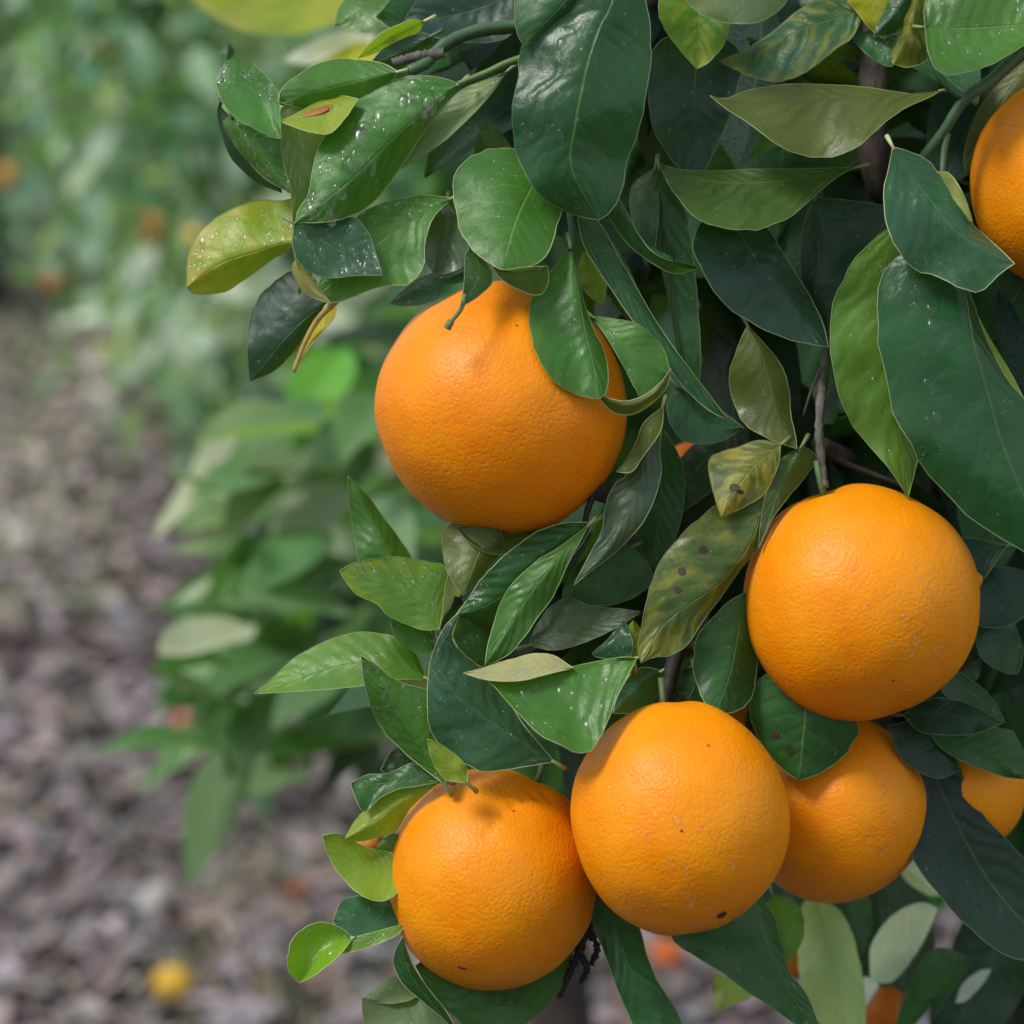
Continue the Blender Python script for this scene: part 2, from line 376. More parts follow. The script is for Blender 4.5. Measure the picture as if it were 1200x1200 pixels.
def drop_geo(c, nrm, r, asp=1.0, along=None, flat=.42, seg=10, rings=4):
    """a closed bead of water sitting on a surface"""
    nrm = nrm.normalized(); a = along - nrm * along.dot(nrm) if along is not None else nrm.orthogonal()
    a = a.normalized() if a.length > 1e-6 else nrm.orthogonal().normalized(); b = nrm.cross(a)
    vs = [c + nrm * (r * flat)]; fs = []
    for i in range(1, rings + 1):
        th = math.pi / 2 * i / rings
        for k in range(seg):
            an = 2 * math.pi * k / seg; wob = 1 + .09 * math.sin(an * 2 + r * 9e4) + .05 * math.sin(an * 3 + r * 5e4)
            vs.append(c + a * (math.cos(an) * math.sin(th) * r * asp * wob) + b * (math.sin(an) * math.sin(th) * r * wob) + nrm * (math.cos(th) * r * flat))
    bot = len(vs); vs.append(c - nrm * r * .12)
    for k in range(seg): fs.append((0, 1 + k, 1 + (k + 1) % seg))
    for i in range(rings - 1):
        for k in range(seg):
            p = 1 + i * seg; fs.append((p + k, p + seg + k, p + seg + (k + 1) % seg, p + (k + 1) % seg))
    p = 1 + (rings - 1) * seg
    for k in range(seg): fs.append((p + k, bot, p + (k + 1) % seg))
    return vs, fs

def bead_at(o, px, py, r, asp=1.6):
    """one bead on a traced leaf, at the point of the blade that shows at a pixel"""
    w = world_loc(o); best = min(o.data.polygons, key=lambda f: (lambda q: (q[0] - px) ** 2 + (q[1] - py) ** 2)(to_px(w + f.center)) if f.material_index == 0 else 1e9)
    p = w + best.center; nr = best.normal.copy(); nr = nr if nr.dot(CAM - p) > 0 else -nr
    vs, fs = drop_geo(p, nr, r * K, asp, Vector((.25, 0, -1))); mesh_obj('water_droplet', vs, fs, [M_WATER], o, p)

def spot_at(o, px, py, r, asp=1.0, mat=None, along=None, name='brown_spot'):
    w = world_loc(o); best = min(o.data.polygons, key=lambda f: (lambda q: (q[0] - px) ** 2 + (q[1] - py) ** 2)(to_px(w + f.center)) if f.material_index == 0 else 1e9)
    p = w + best.center; nr = best.normal.copy(); nr = nr if nr.dot(CAM - p) > 0 else -nr
    vs, fs = drop_geo(p, nr, r * K, asp, along or RT, .10); mesh_obj(name, vs, fs, [mat or M_SCAR], o, p)

def leaf_drops(o, G, n, rmax, side=0):
    """beads of water on the visible face: the large ones single, the small ones joined"""
    nn = len(G); kk = len(G[0]); sv = []; sf = []
    for i in range(n):
        r = (1.8 + (rmax - 1.8) * random.random() ** 1.8) * K
        ti = .08 + .86 * random.random(); s = random.random()
        s = .08 + .84 * s if side == 0 else (.06 + .40 * s if side < 0 else .54 + .40 * s)
        fi = ti * (nn - 1); fj = s * (kk - 1); i0 = min(int(fi), nn - 2); j0 = min(int(fj), kk - 2); a = fi - i0; b = fj - j0
        p = (G[i0][j0] * (1 - a) + G[i0 + 1][j0] * a) * (1 - b) + (G[i0][j0 + 1] * (1 - a) + G[i0 + 1][j0 + 1] * a) * b
        nr = (G[i0 + 1][j0] - G[i0][j0]).cross(G[i0][j0 + 1] - G[i0][j0])
        if nr.length < 1e-12: continue
        if nr.dot(CAM - p) < 0: nr = -nr
        vs, fs = drop_geo(p, nr, r, 1 + random.random() * .9, Vector((.15 * random.random(), 0, -1)))
        if r > 4.6 * K: mesh_obj('water_droplet', vs, fs, [M_WATER], o, p)
        else:
            q = len(sv); sv += vs; sf += [tuple(q + w for w in f) for f in fs]
    if sv:
        d = mesh_obj('water_beads', sv, sf, [M_WATER], o, sv[0]); d['kind'] = 'stuff'

#LEAFSPECS
# ---- upper left cluster
L((268, 50), [], (265, 74), [(258, 62)], [(275, 62)], (300, 290), (0, 8), 'dg', pet=0)
L((258, 118), [(270, 165)], (330, 226), [(255, 135), (268, 180), (298, 212)], [(290, 150), (325, 195)], (70, 60), (10, -10), 'dk', gloss=.3)
L((270, 136), [(300, 180)], (341, 227), [(262, 145), (280, 175), (308, 207)], [(310, 140), (332, 172), (339, 205)], (20, 0), (14, -8), 'g', drops=(40, 6, 0))
L((327, 120), [(300, 110), (276, 100)], (254, 99), [(325, 107), (310, 88), (290, 72), (266, 72)], [(329, 150), (327, 164), (300, 152), (276, 138), (261, 120)], (0, 10), (18, -14), 'g', drops=(46, 7, -1), vein=.2)
L((345, 115), [(350, 180)], (350, 345), [(327, 135), (332, 190), (341, 225), (345, 300)], [(385, 150), (388, 200), (378, 260), (366, 320)], (5, 5), (-6, 10), 'pl', drops=(30, 5, 0))
L((467, 84), [(430, 92), (380, 105)], (327, 120), [(448, 74), (417, 70), (382, 71), (347, 90), (329, 106)], [(440, 118), (400, 128), (360, 128)], (-8, -4), (10, 14), 'g', rim=.8, vein=.2)
CURL = L((420, 116), [(397, 124), (365, 136)], (328, 142), [(397, 112), (373, 119), (348, 133)], [(402, 142), (385, 157), (365, 155), (345, 149)], (-14, -18), (8, -10), 'yg', yel=.4, blem=1.2, rim=.6, pet=0, label='yellow-green curled leaf with a brown patch')
L((538, 98), [(500, 128), (460, 163), (420, 203), (385, 232)], (346, 261), [(520, 92), (493, 89), (460, 93), (433, 107), (415, 124), (390, 147), (373, 173), (366, 200), (362, 227), (350, 245)], [(533, 105), (512, 133), (494, 160), (474, 190), (453, 220), (430, 243), (400, 257), (373, 261)], (-10, -46), (14, 16), 'g', drops=(80, 8.5, 0), rim=.7, vein=.35)
L((594, 84), [(560, 112), (520, 150)], (455, 205), [(563, 96), (537, 108), (508, 140), (480, 172)], [(578, 107), (557, 131), (530, 157), (510, 173), (480, 192)], (8, 25), (6, -8), 'pl', vein=.25, blem=.4)
L((497, 25), [(465, 40)], (420, 68), [(483, 23), (450, 37), (433, 52)], [(490, 38), (467, 47), (440, 62)], (20, 25), (-8, 6), 'yg', rim=1.0, yel=.2)
L((506, 42), [(470, 60)], (432, 76), [(490, 40), (455, 52)], [(503, 66), (478, 82), (450, 80)], (45, 50), (0, 10), 'dk')
L((346, 280), [(300, 295), (258, 309)], (219, 336), [(342, 238), (330, 236), (297, 237), (267, 248), (237, 270), (221, 297)], [(342, 290), (322, 302), (297, 320), (267, 340), (243, 345), (225, 343)], (25, 40), (16, 14), 'yg', drops=(60, 5.5, -1), yel=1.0, label='yellowing leaf covered in water beads')
L((345, 262), [(380, 283), (418, 305)], (448, 323), [(372, 255), (400, 256), (418, 256), (432, 275), (442, 302)], [(343, 290), (357, 315), (387, 326), (415, 323)], (-22, -30), (6, -8), 'tl', drops=(60, 6, 0), rim=.3)
L((530, 232), [(480, 260), (440, 287), (400, 323)], (370, 342), [(490, 229), (440, 241), (415, 258), (385, 305)], [(508, 255), (498, 285), (496, 313), (480, 333), (447, 336), (413, 349), (387, 355)], (12, -8), (10, -14), 'g', rim=.75, drops=(24, 5, -1))
L((347, 305), [(355, 325), (372, 343)], (388, 356), [(342, 315), (355, 342)], [(356, 312), (368, 330)], (-34, -22), (4, 4), 'cr', rim=1, pet=0, k=3, n=14)
L((385, 352), [(345, 385), (315, 420)], (293, 447), [(362, 318), (344, 317), (325, 328), (303, 350), (292, 380), (290, 415)], [(377, 362), (355, 397), (325, 432)], (30, 45), (10, 8), 'dk', gloss=.45)
L((393, 357), [(372, 380), (355, 410)], (343, 437), [(380, 360), (350, 398)], [(392, 372), (366, 402)], (38, 48), (6, -6), 'ye', k=3, n=14, rim=.8, label='narrow ochre leaf seen edge on')
L((525, 240), [(522, 280)], (508, 320), [(503, 250), (496, 275), (499, 305)], [(540, 258), (549, 285), (543, 310), (525, 320)], (40, 15), (10, -8), 'gy', gloss=.75)
L((548, 316), [(510, 335)], (457, 356), [(520, 318), (495, 325), (470, 343)], [(540, 338), (510, 354), (475, 359)], (20, 10), (8, -8), 'tl', gloss=.7)
L((556, 290), [(560, 325)], (540, 360), [(546, 298), (544, 330)], [(578, 325), (562, 346)], (-62, -128), (-4, 8), 'dg', over=True)
L((600, 12), [(520, 40)], (440, 20), [(560, -10), (480, -15)], [(570, 50), (500, 60)], (120, 130), (0, -15), 'dg')
L((620, -20), [(560, 10)], (470, 30), [(560, -30), (500, -10)], [(600, 40), (540, 50)], (100, 100), (0, -15), 'dk')
L((470, -30), [(440, 0)], (392, 30), [(430, -20), (400, 5)], [(480, 10), (440, 38)], (160, 170), (10, -10), 'g')
# ---- top middle
L((702, -70), [(670, -10), (640, 25)], (613, 53), [(650, -60), (612, -20), (603, 12), (606, 38)], [(712, -30), (690, 5), (663, 32), (636, 47)], (-75, -70), (8, 14), 'mg', vein=.3, drops=(6, 4, 0))
L((725, -65), [(718, 0), (703, 30), (690, 67), (680, 110), (673, 150), (669, 195)], (702, 258), [(660, -30), (617, 40), (607, 83), (603, 110), (600, 140), (603, 170), (613, 197), (627, 223), (647, 240), (672, 252)], [(745, -40), (757, 0), (762, 25), (763, 57), (760, 93), (753, 133), (743, 167), (733, 197), (727, 227), (716, 248)], (-50, -62), (12, 18), 'dg', bow=-34, und=24, wav=4, gloss=.8, drops=(16, 5, -1), vein=.75)
L((640, 190), [(620, 225), (603, 263)], (588, 316), [(600, 174), (567, 177), (543, 190), (530, 210), (532, 233), (537, 263), (550, 287), (567, 304)], [(660, 230), (654, 260), (645, 290), (630, 308), (608, 315)], (-20, -108), (14, 4), 'g', rim=.8, vein=.9, over=True)
L((577, 311), [(602, 318)], (641, 312), [(590, 316), (615, 313)], [(585, 325), (608, 340), (632, 346), (643, 330)], (-104, -96), (-2, 10), 'og', rim=.8, pet=0, over=True, k=4, n=16)
L((585, 200), [(575, 170)], (568, 141), [(558, 190), (558, 165)], [(602, 180), (583, 153)], (20, 30), (6, 10), 'og')
L((818, -50), [(818, 20)], (817, 81), [(775, -20), (772, 5), (774, 22), (784, 42), (800, 63)], [(862, -20), (859, 18), (849, 50), (832, 72)], (-8, -2), (-10, -10), 'lg', yel=.55, vein=.5)
L((866, -90), [(868, -30)], (870, 28), [(800, -50), (803, -5), (818, 14), (846, 26)], [(930, -50), (926, -5), (906, 17), (888, 26)], (-100, -80), (14, 14), 'pl', vein=.2, gloss=.8)
L((822, 30), [(814, 100)], (815, 219), [(772, 50), (760, 95), (763, 140), (778, 175), (796, 197)], [(866, 60), (862, 110), (847, 155), (830, 192)], (40, 25), (-6, -10), 'dk', vein=.3)
L((1012, 12), [(950, 30), (890, 55)], (843, 72), [(970, -4), (933, 14), (907, 36), (878, 55)], [(1000, 42), (973, 62), (940, 87), (910, 96), (880, 90), (862, 82)], (18, 4), (12, -14), 'dg', yel=.45, gloss=.6)
L((1104, 106), [(1040, 112), (980, 116), (920, 120), (870, 121)], (832, 112), [(1080, 111), (1047, 107), (1013, 102), (980, 100), (943, 98), (907, 100), (873, 107), (850, 116)], [(1087, 115), (1060, 127), (1033, 147), (1007, 170), (980, 183), (953, 184), (927, 178), (903, 164), (877, 144), (850, 127)], (-12, -34), (10, -22), 'ol', vein=-.5, rim=.5, gloss=.45)
L((1004, 196), [(950, 208), (880, 214), (820, 210)], (773, 192), [(967, 197), (900, 198), (840, 200), (800, 199)], [(986, 204), (963, 222), (943, 240), (923, 256), (893, 267), (860, 269), (837, 265), (810, 250), (787, 222)], (2, 6), (8, -24), 'og', drops=(5, 5, 1), gloss=.55, rim=.3)
L((850, 245), [(870, 277), (893, 317), (925, 357), (953, 388)], (971, 407), [(825, 258), (815, 272), (813, 292), (823, 317), (833, 337), (850, 357), (873, 373), (903, 390), (938, 401)], [(880, 250), (900, 268), (915, 292), (932, 319), (949, 347), (964, 378)], (22, -2), (-4, 12), 'dk', gloss=.85, vein=.25, rim=.35)
L((955, 232), [(960, 300)], (975, 396), [(942, 262), (938, 318), (952, 365)], [(1005, 236), (1040, 248), (1018, 292), (988, 345)], (50, 40), (10, 0), 'dk', gloss=.5, vein=.4)
L((1046, 172), [(1062, 200), (1088, 232), (1118, 268), (1152, 292)], (1189, 309), [(1042, 195), (1036, 222), (1036, 250), (1047, 283), (1063, 307), (1083, 320), (1107, 327), (1122, 337), (1147, 343), (1173, 320)], [(1067, 178), (1087, 188), (1102, 205), (1122, 222), (1130, 240), (1138, 260), (1155, 277), (1173, 293)], (-85, -115), (4, 16), 'tl', gloss=.95, rim=.9, wav=7, vein=.5, drops=(5, 4, -1))
L((1098, 202), [(1116, 222)], (1140, 262), [(1110, 218), (1124, 246)], [(1112, 203), (1126, 222), (1136, 246)], (-92, -104), (6, -8), 'cr', k=3, n=14, pet=0, rim=.9, yel=.4)
L((1048, 262), [(1040, 320), (1037, 400), (1048, 480), (1060, 545)], (1064, 584), [(1022, 283), (998, 310), (981, 343), (973, 375), (973, 407), (977, 433), (983, 460), (993, 487), (1008, 510), (1028, 533), (1048, 557)], [(1075, 300), (1085, 400), (1085, 480), (1075, 540)], (-10, -30), (-4, 30), 'lg', vein=-.9, drops=(22, 6, -1), gloss=.4)
BIG = L((1110, 285), [(1132, 345), (1141, 400), (1160, 467), (1180, 533)], (1240, 670), [(1075, 290), (1045, 306), (1031, 337), (1029, 367), (1030, 400), (1033, 433), (1040, 460), (1051, 490), (1067, 517), (1083, 547), (1107, 577), (1133, 603), (1160, 623), (1190, 640)], [(1137, 345), (1154, 393), (1178, 440), (1203, 472), (1232, 520), (1246, 600)], (-42, -75), (6, 20), 'dg', gloss=.9, vein=.4, rim=.45, wav=3, bow=-42, und=20)
L((1134, 345), [(1160, 405)], (1203, 474), [(1148, 395), (1180, 445)], [(1156, 390), (1186, 440)], (-30, -50), (-4, 4), 'yg', k=3, n=16, pet=0)
L((1084, 32), [(1130, 33), (1190, 30)], (1262, 20), [(1083, 6), (1098, -25), (1150, -42), (1220, -25)], [(1087, 58), (1096, 80), (1112, 88), (1135, 84), (1160, 77), (1184, 63), (1215, 45)], (-30, -60), (16, -22), 'g', drops=(30, 8, 0), gloss=.6)
L((1012, -45), [(1025, 0)], (1037, 46), [(985, -15), (1005, 15), (1022, 36)], [(1058, -15), (1050, 12), (1043, 32)], (-10, -4), (8, 10), 'ye', blem=.8, yel=.6, label='mottled yellow leaf')
L((1077, -25), [(1052, 10)], (1023, 44), [(1048, -5), (1030, 25)], [(1072, 5), (1052, 36)], (-16, -12), (6, 8), 'dg')
L((1082, -25), [(1070, 15), (1060, 45)], (1047, 75), [(1065, 5), (1053, 37), (1042, 58)], [(1092, 10), (1085, 40), (1088, 68), (1065, 79)], (-22, -6), (10, 12), 'ol', yel=.9, rim=.8)
L((1052, 42), [(1030, 52)], (999, 46), [(1020, 36)], [(1047, 77), (1028, 72), (1012, 60)], (10, 16), (6, -8), 'mg', drops=(8, 4, 0))
L((1240, 55), [(1180, 110)], (1132, 205), [(1200, 72), (1160, 110), (1140, 145), (1130, 178)], [(1230, 120), (1180, 190)], (170, 160), (6, 10), 'ol')
# ---- centre column
L((722, 225), [(735, 258), (762, 288)], (818, 314), [(735, 250), (752, 280), (772, 300)], [(712, 248), (735, 285), (770, 312), (795, 321)], (-12, -30), (0, 8), 'mg', k=4, rim=.5)
L((772, 198), [(784, 300), (800, 400)], (814, 480), [(763, 240), (770, 290), (782, 345), (792, 405), (803, 455)], [(802, 245), (812, 300), (818, 360), (821, 420), (818, 460)], (26, 20), (14, -4), 'mg', gloss=.45)
L((768, 196), [(755, 250)], (757, 312), [(740, 220), (742, 262)], [(772, 240), (768, 285)], (30, 34), (6, -6), 'gy', gloss=.9)
L((676, 250), [(705, 300), (745, 355), (795, 420)], (853, 491), [(683, 285), (702, 318), (724, 350), (748, 385), (775, 418), (803, 456), (832, 482)], [(700, 258), (722, 295), (742, 330), (766, 372), (795, 415), (826, 456)], (0, -40), (-4, 6), 'dg', rim=.6, gloss=.4)
L((690, 262), [(715, 320)], (760, 390), [(690, 300), (722, 360)], [(722, 290), (750, 345)], (30, 30), (6, 10), 'og')
L((684, 295), [(694, 325)], (706, 358), [(677, 318), (686, 342)], [(702, 300), (712, 325)], (28, 30), (4, 4), 'yg', pet=0)  # glow of a backlit leaf patch, put into the colour
L((668, 288), [(678, 340), (686, 390), (696, 432)], (703, 467), [(648, 316), (630, 337), (621, 363), (623, 390), (630, 417), (647, 445), (667, 459), (688, 466)], [(682, 345), (694, 382), (708, 412), (713, 440), (710, 460)], (-40, -96), (4, 10), 'g', drops=(9, 5, -1), over=True, vein=.6)
L((694, 371), [(730, 400), (762, 425)], (785, 440), [(715, 373), (747, 380), (768, 397), (781, 418)], [(712, 397), (733, 433), (755, 468)], (-50, -78), (4, -4), 'g', over=True, drops=(4, 4, 0))
L((698, 460), [(735, 474), (765, 462)], (786, 432), [(715, 467), (735, 470), (757, 462), (776, 446)], [(712, 478), (728, 486), (746, 484), (766, 471), (782, 452)], (-90, -86), (2, 6), 'ol', rim=.9, over=True, pet=0, k=4)
L((776, 478), [(762, 520), (745, 580), (712, 645)], (672, 686), [(752, 505), (735, 555), (720, 568), (709, 595), (706, 620), (692, 648)], [(776, 500), (773, 530), (775, 552), (766, 587), (750, 617), (720, 648), (694, 668)], (0, -50), (8, 6), 'gy', vein=.3, rim=.5, gloss=.6)
L((778, 476), [(755, 510)], (723, 553), [(755, 495), (745, 520), (733, 540)], [(774, 505), (755, 533), (740, 553)], (-8, -40), (6, -6), 'ol', rim=.8, pet=0, k=4)
L((876, 381), [(890, 410), (900, 445), (912, 490)], (934, 526), [(863, 410), (855, 440), (859, 470), (873, 497), (902, 515)], [(893, 400), (915, 427), (924, 453), (927, 487), (932, 510)], (12, -4), (6, 12), 'ol', rim=.4)
L((792, 452), [(825, 495)], (872, 502), [(782, 480), (798, 514), (838, 519)], [(815, 465), (850, 485)], (36, 30), (-8, 8), 'tl', gloss=.7)
TIPY = L((915, 521), [(885, 545), (862, 575)], (845, 606), [(890, 516), (857, 526), (831, 537), (831, 553), (836, 577)], [(912, 545), (900, 573), (885, 587), (864, 598)], (-14, -50), (8, 8), 'ol', yel=.8, blem=.9, vein=.7, label='yellow-tipped leaf with a dark brown spot')
L((940, 522), [(918, 560), (902, 605)], (889, 643), [(908, 545), (897, 580), (891, 615)], [(957, 535), (945, 557), (926, 580), (906, 607)], (0, -30), (6, 8), 'og', over=True)
MOTT = L((899, 577), [(880, 635), (847, 680), (810, 707), (777, 733)], (751, 777), [(870, 577), (840, 592), (813, 613), (787, 640), (769, 667), (759, 700), (752, 733), (747, 760)], [(896, 612), (889, 642), (867, 668), (847, 697), (827, 723), (807, 754), (787, 768), (766, 770)], (-14, -70), (6, 10), 'og', yel=.45, blem=1., vein=.5, gloss=.7, label='olive leaf with yellow mottling and dark specks')
L((874, 694), [(865, 740), (855, 790)], (838, 836), [(853, 706), (830, 730), (816, 748), (812, 777), (817, 802), (826, 824)], [(880, 727), (886, 760), (886, 793), (879, 820), (863, 834)], (2, -40), (4, 12), 'mg', vein=.4, drops=(4, 4, 1), rim=.5)
RND = L((930, 775), [(943, 825), (940, 870)], (936, 914), [(890, 795), (878, 820), (881, 846), (893, 873), (910, 894), (923, 906)], [(975, 815), (1006, 850), (998, 873), (983, 891), (960, 907)], (0, 4), (14, 6), 'mg', vein=.95, blem=.7, drops=(4, 4, 0), gloss=.75)
L((620, 756), [(660, 742), (705, 728)], (752, 717), [(627, 737), (643, 713), (667, 700), (690, 709), (722, 713)], [(650, 762), (690, 751), (725, 734)], (26, 12), (10, -8), 'gy', vein=.7)
L((735, 776), [(722, 755)], (731, 727), [(695, 768), (710, 752), (722, 738)], [(742, 760), (738, 740)], (0, 6), (8, -6), 'tl', drops=(8, 4, 0), gloss=.8)
L((744, 776), [(742, 752)], (742, 727), [(730, 765), (731, 742)], [(752, 757), (750, 738)], (4, 4), (6, 6), 'yg', yel=.4)
L((742, 640), [(700, 660)], (658, 708), [(700, 640), (665, 680)], [(765, 680), (720, 708)], (60, 50), (8, -8), 'dg')
L((776, 500), [(775, 580)], (764, 668), [(760, 540), (742, 600), (750, 640)], [(800, 545), (800, 600), (785, 645)], (60, 60), (8, -4), 'dg')
L((776, 786), [(750, 800)], (718, 836), [(752, 782), (735, 795), (724, 815)], [(774, 806), (755, 834)], (26, 10), (-6, 8), 'tl', rim=1, gloss=.85)
L((812, 780), [(815, 800)], (800, 830), [(795, 790), (790, 815)], [(835, 800), (822, 826)], (30, 26), (6, 0), 'dg', gloss=.7)
# ---- below the central orange
L((583, 612), [(560, 650)], (543, 698), [(550, 612), (522, 618), (519, 650), (529, 680)], [(590, 640), (575, 662), (560, 680)], (10, -14), (6, 10), 'ol', vein=.6)
L((640, 615), [(590, 625)], (535, 618), [(590, 610)], [(620, 640), (580, 650), (550, 636)], (30, 20), (-6, -8), 'ol')
L((694, 612), [(640, 645), (585, 700)], (533, 722), [(660, 613), (632, 622), (613, 634), (587, 654), (563, 681), (548, 702)], [(680, 640), (625, 700), (595, 748), (565, 760)], (-10, -22), (4, 24), (.012, .075, .012), rim=.95, vein=.2, drops=(12, 3.5, 0), gloss=.7)
L((690, 615), [(650, 660), (615, 705), (590, 745)], (568, 780), [(657, 640), (630, 657), (607, 677), (590, 700), (580, 727), (572, 755)], [(664, 664), (651, 694), (633, 720), (613, 748), (595, 768)], (-20, -62), (8, 4), 'g', rim=.6, vein=.15)
L((472, 690), [(440, 620)], (408, 558), [(440, 690), (422, 660), (414, 620), (409, 587)], [(484, 660), (467, 630), (447, 603), (430, 580)], (26, 40), (6, 12), 'g', vein=.2, rim=.2)
L((515, 738), [(490, 706), (455, 688), (425, 678)], (398, 669), [(519, 715), (521, 690), (524, 668), (506, 659), (467, 653), (440, 655), (414, 660)], [(495, 738), (467, 728), (453, 720), (440, 707), (420, 698), (407, 684)], (-20, -26), (14, -6), 'lg', yel=.35, drops=(40, 4.5, -1), vein=.3)
L((508, 752), [(485, 740)], (458, 726), [(500, 735), (470, 722)], [(500, 768), (470, 756), (462, 745)], (0, -8), (4, -6), 'g', drops=(6, 4, 0))
L((512, 745), [(510, 710)], (530, 672), [(505, 725), (509, 690)], [(522, 720), (541, 694)], (0, 12), (-4, 14), 'wh', rim=1., k=4)
L((540, 700), [(520, 725)], (506, 762), [(520, 700), (508, 730)], [(545, 720), (525, 755)], (34, 34), (4, 6), 'dk')
L((500, 795), [(450, 775), (390, 782), (340, 800)], (298, 813), [(488, 767), (467, 750), (447, 743), (413, 742), (380, 752), (347, 770), (321, 793)], [(495, 797), (460, 797), (420, 804), (380, 808), (335, 811)], (10, 30), (14, -16), 'lg', drops=(22, 3, 0), vein=.25, rim=.5, gloss=.6)
L((522, 920), [(490, 868), (460, 825), (438, 795)], (423, 768), [(493, 898), (472, 880), (450, 857), (436, 830), (427, 800)], [(522, 885), (520, 845), (513, 815), (480, 803), (460, 795), (440, 778)], (-24, -30), (10, 6), 'g', drops=(46, 6, 0), rim=.6, vein=.3)
L((525, 800), [(490, 805)], (462, 800), [(510, 790), (480, 795)], [(520, 815), (490, 820)], (30, 20), (4, -8), 'wh', k=3, n=14)
L((572, 785), [(560, 752)], (545, 715), [(545, 770), (530, 745), (532, 725)], [(577, 765), (574, 738), (563, 722)], (-6, -16), (-6, 6), (.016, .085, .014), rim=.9, vein=.1)
L((650, 893), [(600, 862), (560, 835), (527, 805), (514, 765)], (540, 716), [(630, 896), (573, 904), (545, 896), (507, 862), (501, 822), (502, 790), (508, 762), (522, 733)], [(614, 850), (597, 822), (580, 799), (560, 780), (543, 766), (530, 748)], (-50, -40), (4, 14), 'tl', drops=(60, 4.5, 0), gloss=1.0, rim=.7, vein=.4)
L((746, 771), [(700, 779), (650, 787), (600, 794)], (546, 789), [(735, 795), (721, 820), (708, 855), (690, 884), (668, 880), (640, 866), (613, 842), (590, 817), (572, 798)], [(730, 770), (695, 776), (667, 782), (620, 792), (575, 793)], (-62, -84), (-34, 4), 'g', drops=(24, 9, -1), vein=-.9, rim=.5, gloss=.7)
L((672, 783), [(640, 782), (590, 788)], (543, 789), [(648, 768), (626, 766), (597, 773), (565, 783)], [(650, 788), (608, 798), (572, 797)], (-76, -96), (14, -4), 'cr', rim=.9, pet=0, k=4, vein=.1, label='pale rolled-back edge of a leaf')
# ---- lower left
L((548, 918), [(520, 892)], (501, 866), [(520, 912), (505, 886)], [(545, 896), (518, 873)], (-66, -70), (4, 6), 'yg', yel=.2)
L((518, 916), [(480, 912), (445, 918)], (411, 918), [(500, 902), (482, 895), (463, 903), (450, 907), (430, 908)], [(485, 922), (470, 924), (447, 934), (427, 951), (416, 934)], (0, 10), (8, -10), 'mg', wav=5, rim=.5, gloss=.8)
L((492, 905), [(470, 890)], (446, 902), [(480, 876), (460, 880)], [(480, 910), (460, 912)], (40, 40), (4, -4), 'dk')
L((516, 916), [(470, 940), (440, 962)], (404, 983), [(495, 916), (470, 923), (443, 937), (420, 957)], [(502, 927), (477, 951), (463, 974), (443, 981), (420, 986)], (6, -6), (8, 8), 'yg', yel=.3, rim=.4)
L((475, 1022), [(440, 1015), (405, 1000)], (378, 979), [(458, 1000), (440, 996), (420, 989), (398, 977)], [(466, 1045), (453, 1055), (433, 1054), (413, 1041), (393, 1018), (383, 998)], (20, 6), (6, -10), 'yg', rim=.6, vein=.2, drops=(8, 3, 0))
L((466, 978), [(452, 990)], (440, 996), [(458, 978), (444, 988)], [(468, 994), (452, 999)], (30, 30), (2, 2), 'g', k=3, n=12)
L((478, 1079), [(440, 1078)], (390, 1078), [(466, 1056), (440, 1056), (420, 1050), (400, 1057)], [(448, 1094), (417, 1103), (397, 1092)], (16, 6), (10, -6), 'tl', gloss=1, rim=.5, vein=.3)
L((476, 1082), [(430, 1100)], (380, 1108), [(447, 1090), (413, 1099)], [(465, 1096), (437, 1108), (402, 1117)], (4, -6), (2, -4), 'lg', k=4, rim=.8)
L((414, 1099), [(380, 1105)], (350, 1152), [(400, 1088), (377, 1081), (357, 1087), (343, 1100), (337, 1120), (338, 1138)], [(400, 1117), (387, 1129), (367, 1144)], (0, -16), (-10, -12), (.15, .30, .022), gloss=.9, rim=.8, drops=(3, 9, 0))
L((548, 1225), [(505, 1175), (478, 1135)], (472, 1097), [(515, 1190), (493, 1172), (472, 1153), (462, 1133), (463, 1115)], [(535, 1205), (520, 1181), (503, 1160), (487, 1137), (478, 1117)], (-10, -20), (6, 10), 'dg', rim=.6)
L((670, 1120), [(610, 1150), (550, 1158)], (487, 1132), [(600, 1085), (540, 1095)], [(660, 1152), (640, 1180), (608, 1205), (570, 1218), (530, 1190), (505, 1163)], (120, 30), (30, -14), 'mg', vein=.4)
L((492, 1165), [(460, 1162)], (426, 1170), [(470, 1144), (448, 1152)], [(478, 1173), (450, 1176)], (40, 40), (8, -6), 'pl', vein=.2)
L((540, 1222), [(480, 1195)], (424, 1170), [(505, 1172), (460, 1174)], [(470, 1228), (430, 1202)], (24, 24), (8, -8), 'pl')
# ---- lower middle and right
L((705, 1035), [(720, 1090), (750, 1160)], (815, 1262), [(694, 1055), (697, 1090), (707, 1112), (717, 1143), (730, 1173), (752, 1215)], [(738, 1055), (750, 1090), (763, 1133), (777, 1160), (800, 1200)], (40, 10), (-4, 14), 'dg', vein=.3, drops=(3, 3, 0))
L((876, 1040), [(890, 1080), (907, 1122), (930, 1168)], (965, 1222), [(835, 1060), (788, 1090), (792, 1104), (820, 1124), (847, 1141), (873, 1160), (903, 1180), (938, 1204)], [(893, 1052), (908, 1078), (918, 1113), (925, 1138), (945, 1165), (957, 1195)], (10, -10), (-10, 14), 'dg', gloss=.5, vein=.35)
L((955, 1050), [(975, 1130)], (1000, 1240), [(940, 1060), (934, 1100), (938, 1145), (955, 1190)], [(985, 1068), (1002, 1105), (1012, 1155), (1014, 1205)], (330, 300), (20, 10), (.32, .46, .20), vein=.2, gloss=.8)
L((905, 1047), [(915, 1080)], (925, 1130), [(898, 1070), (910, 1110)], [(935, 1060), (942, 1095)], (220, 220), (6, 8), 'lg')
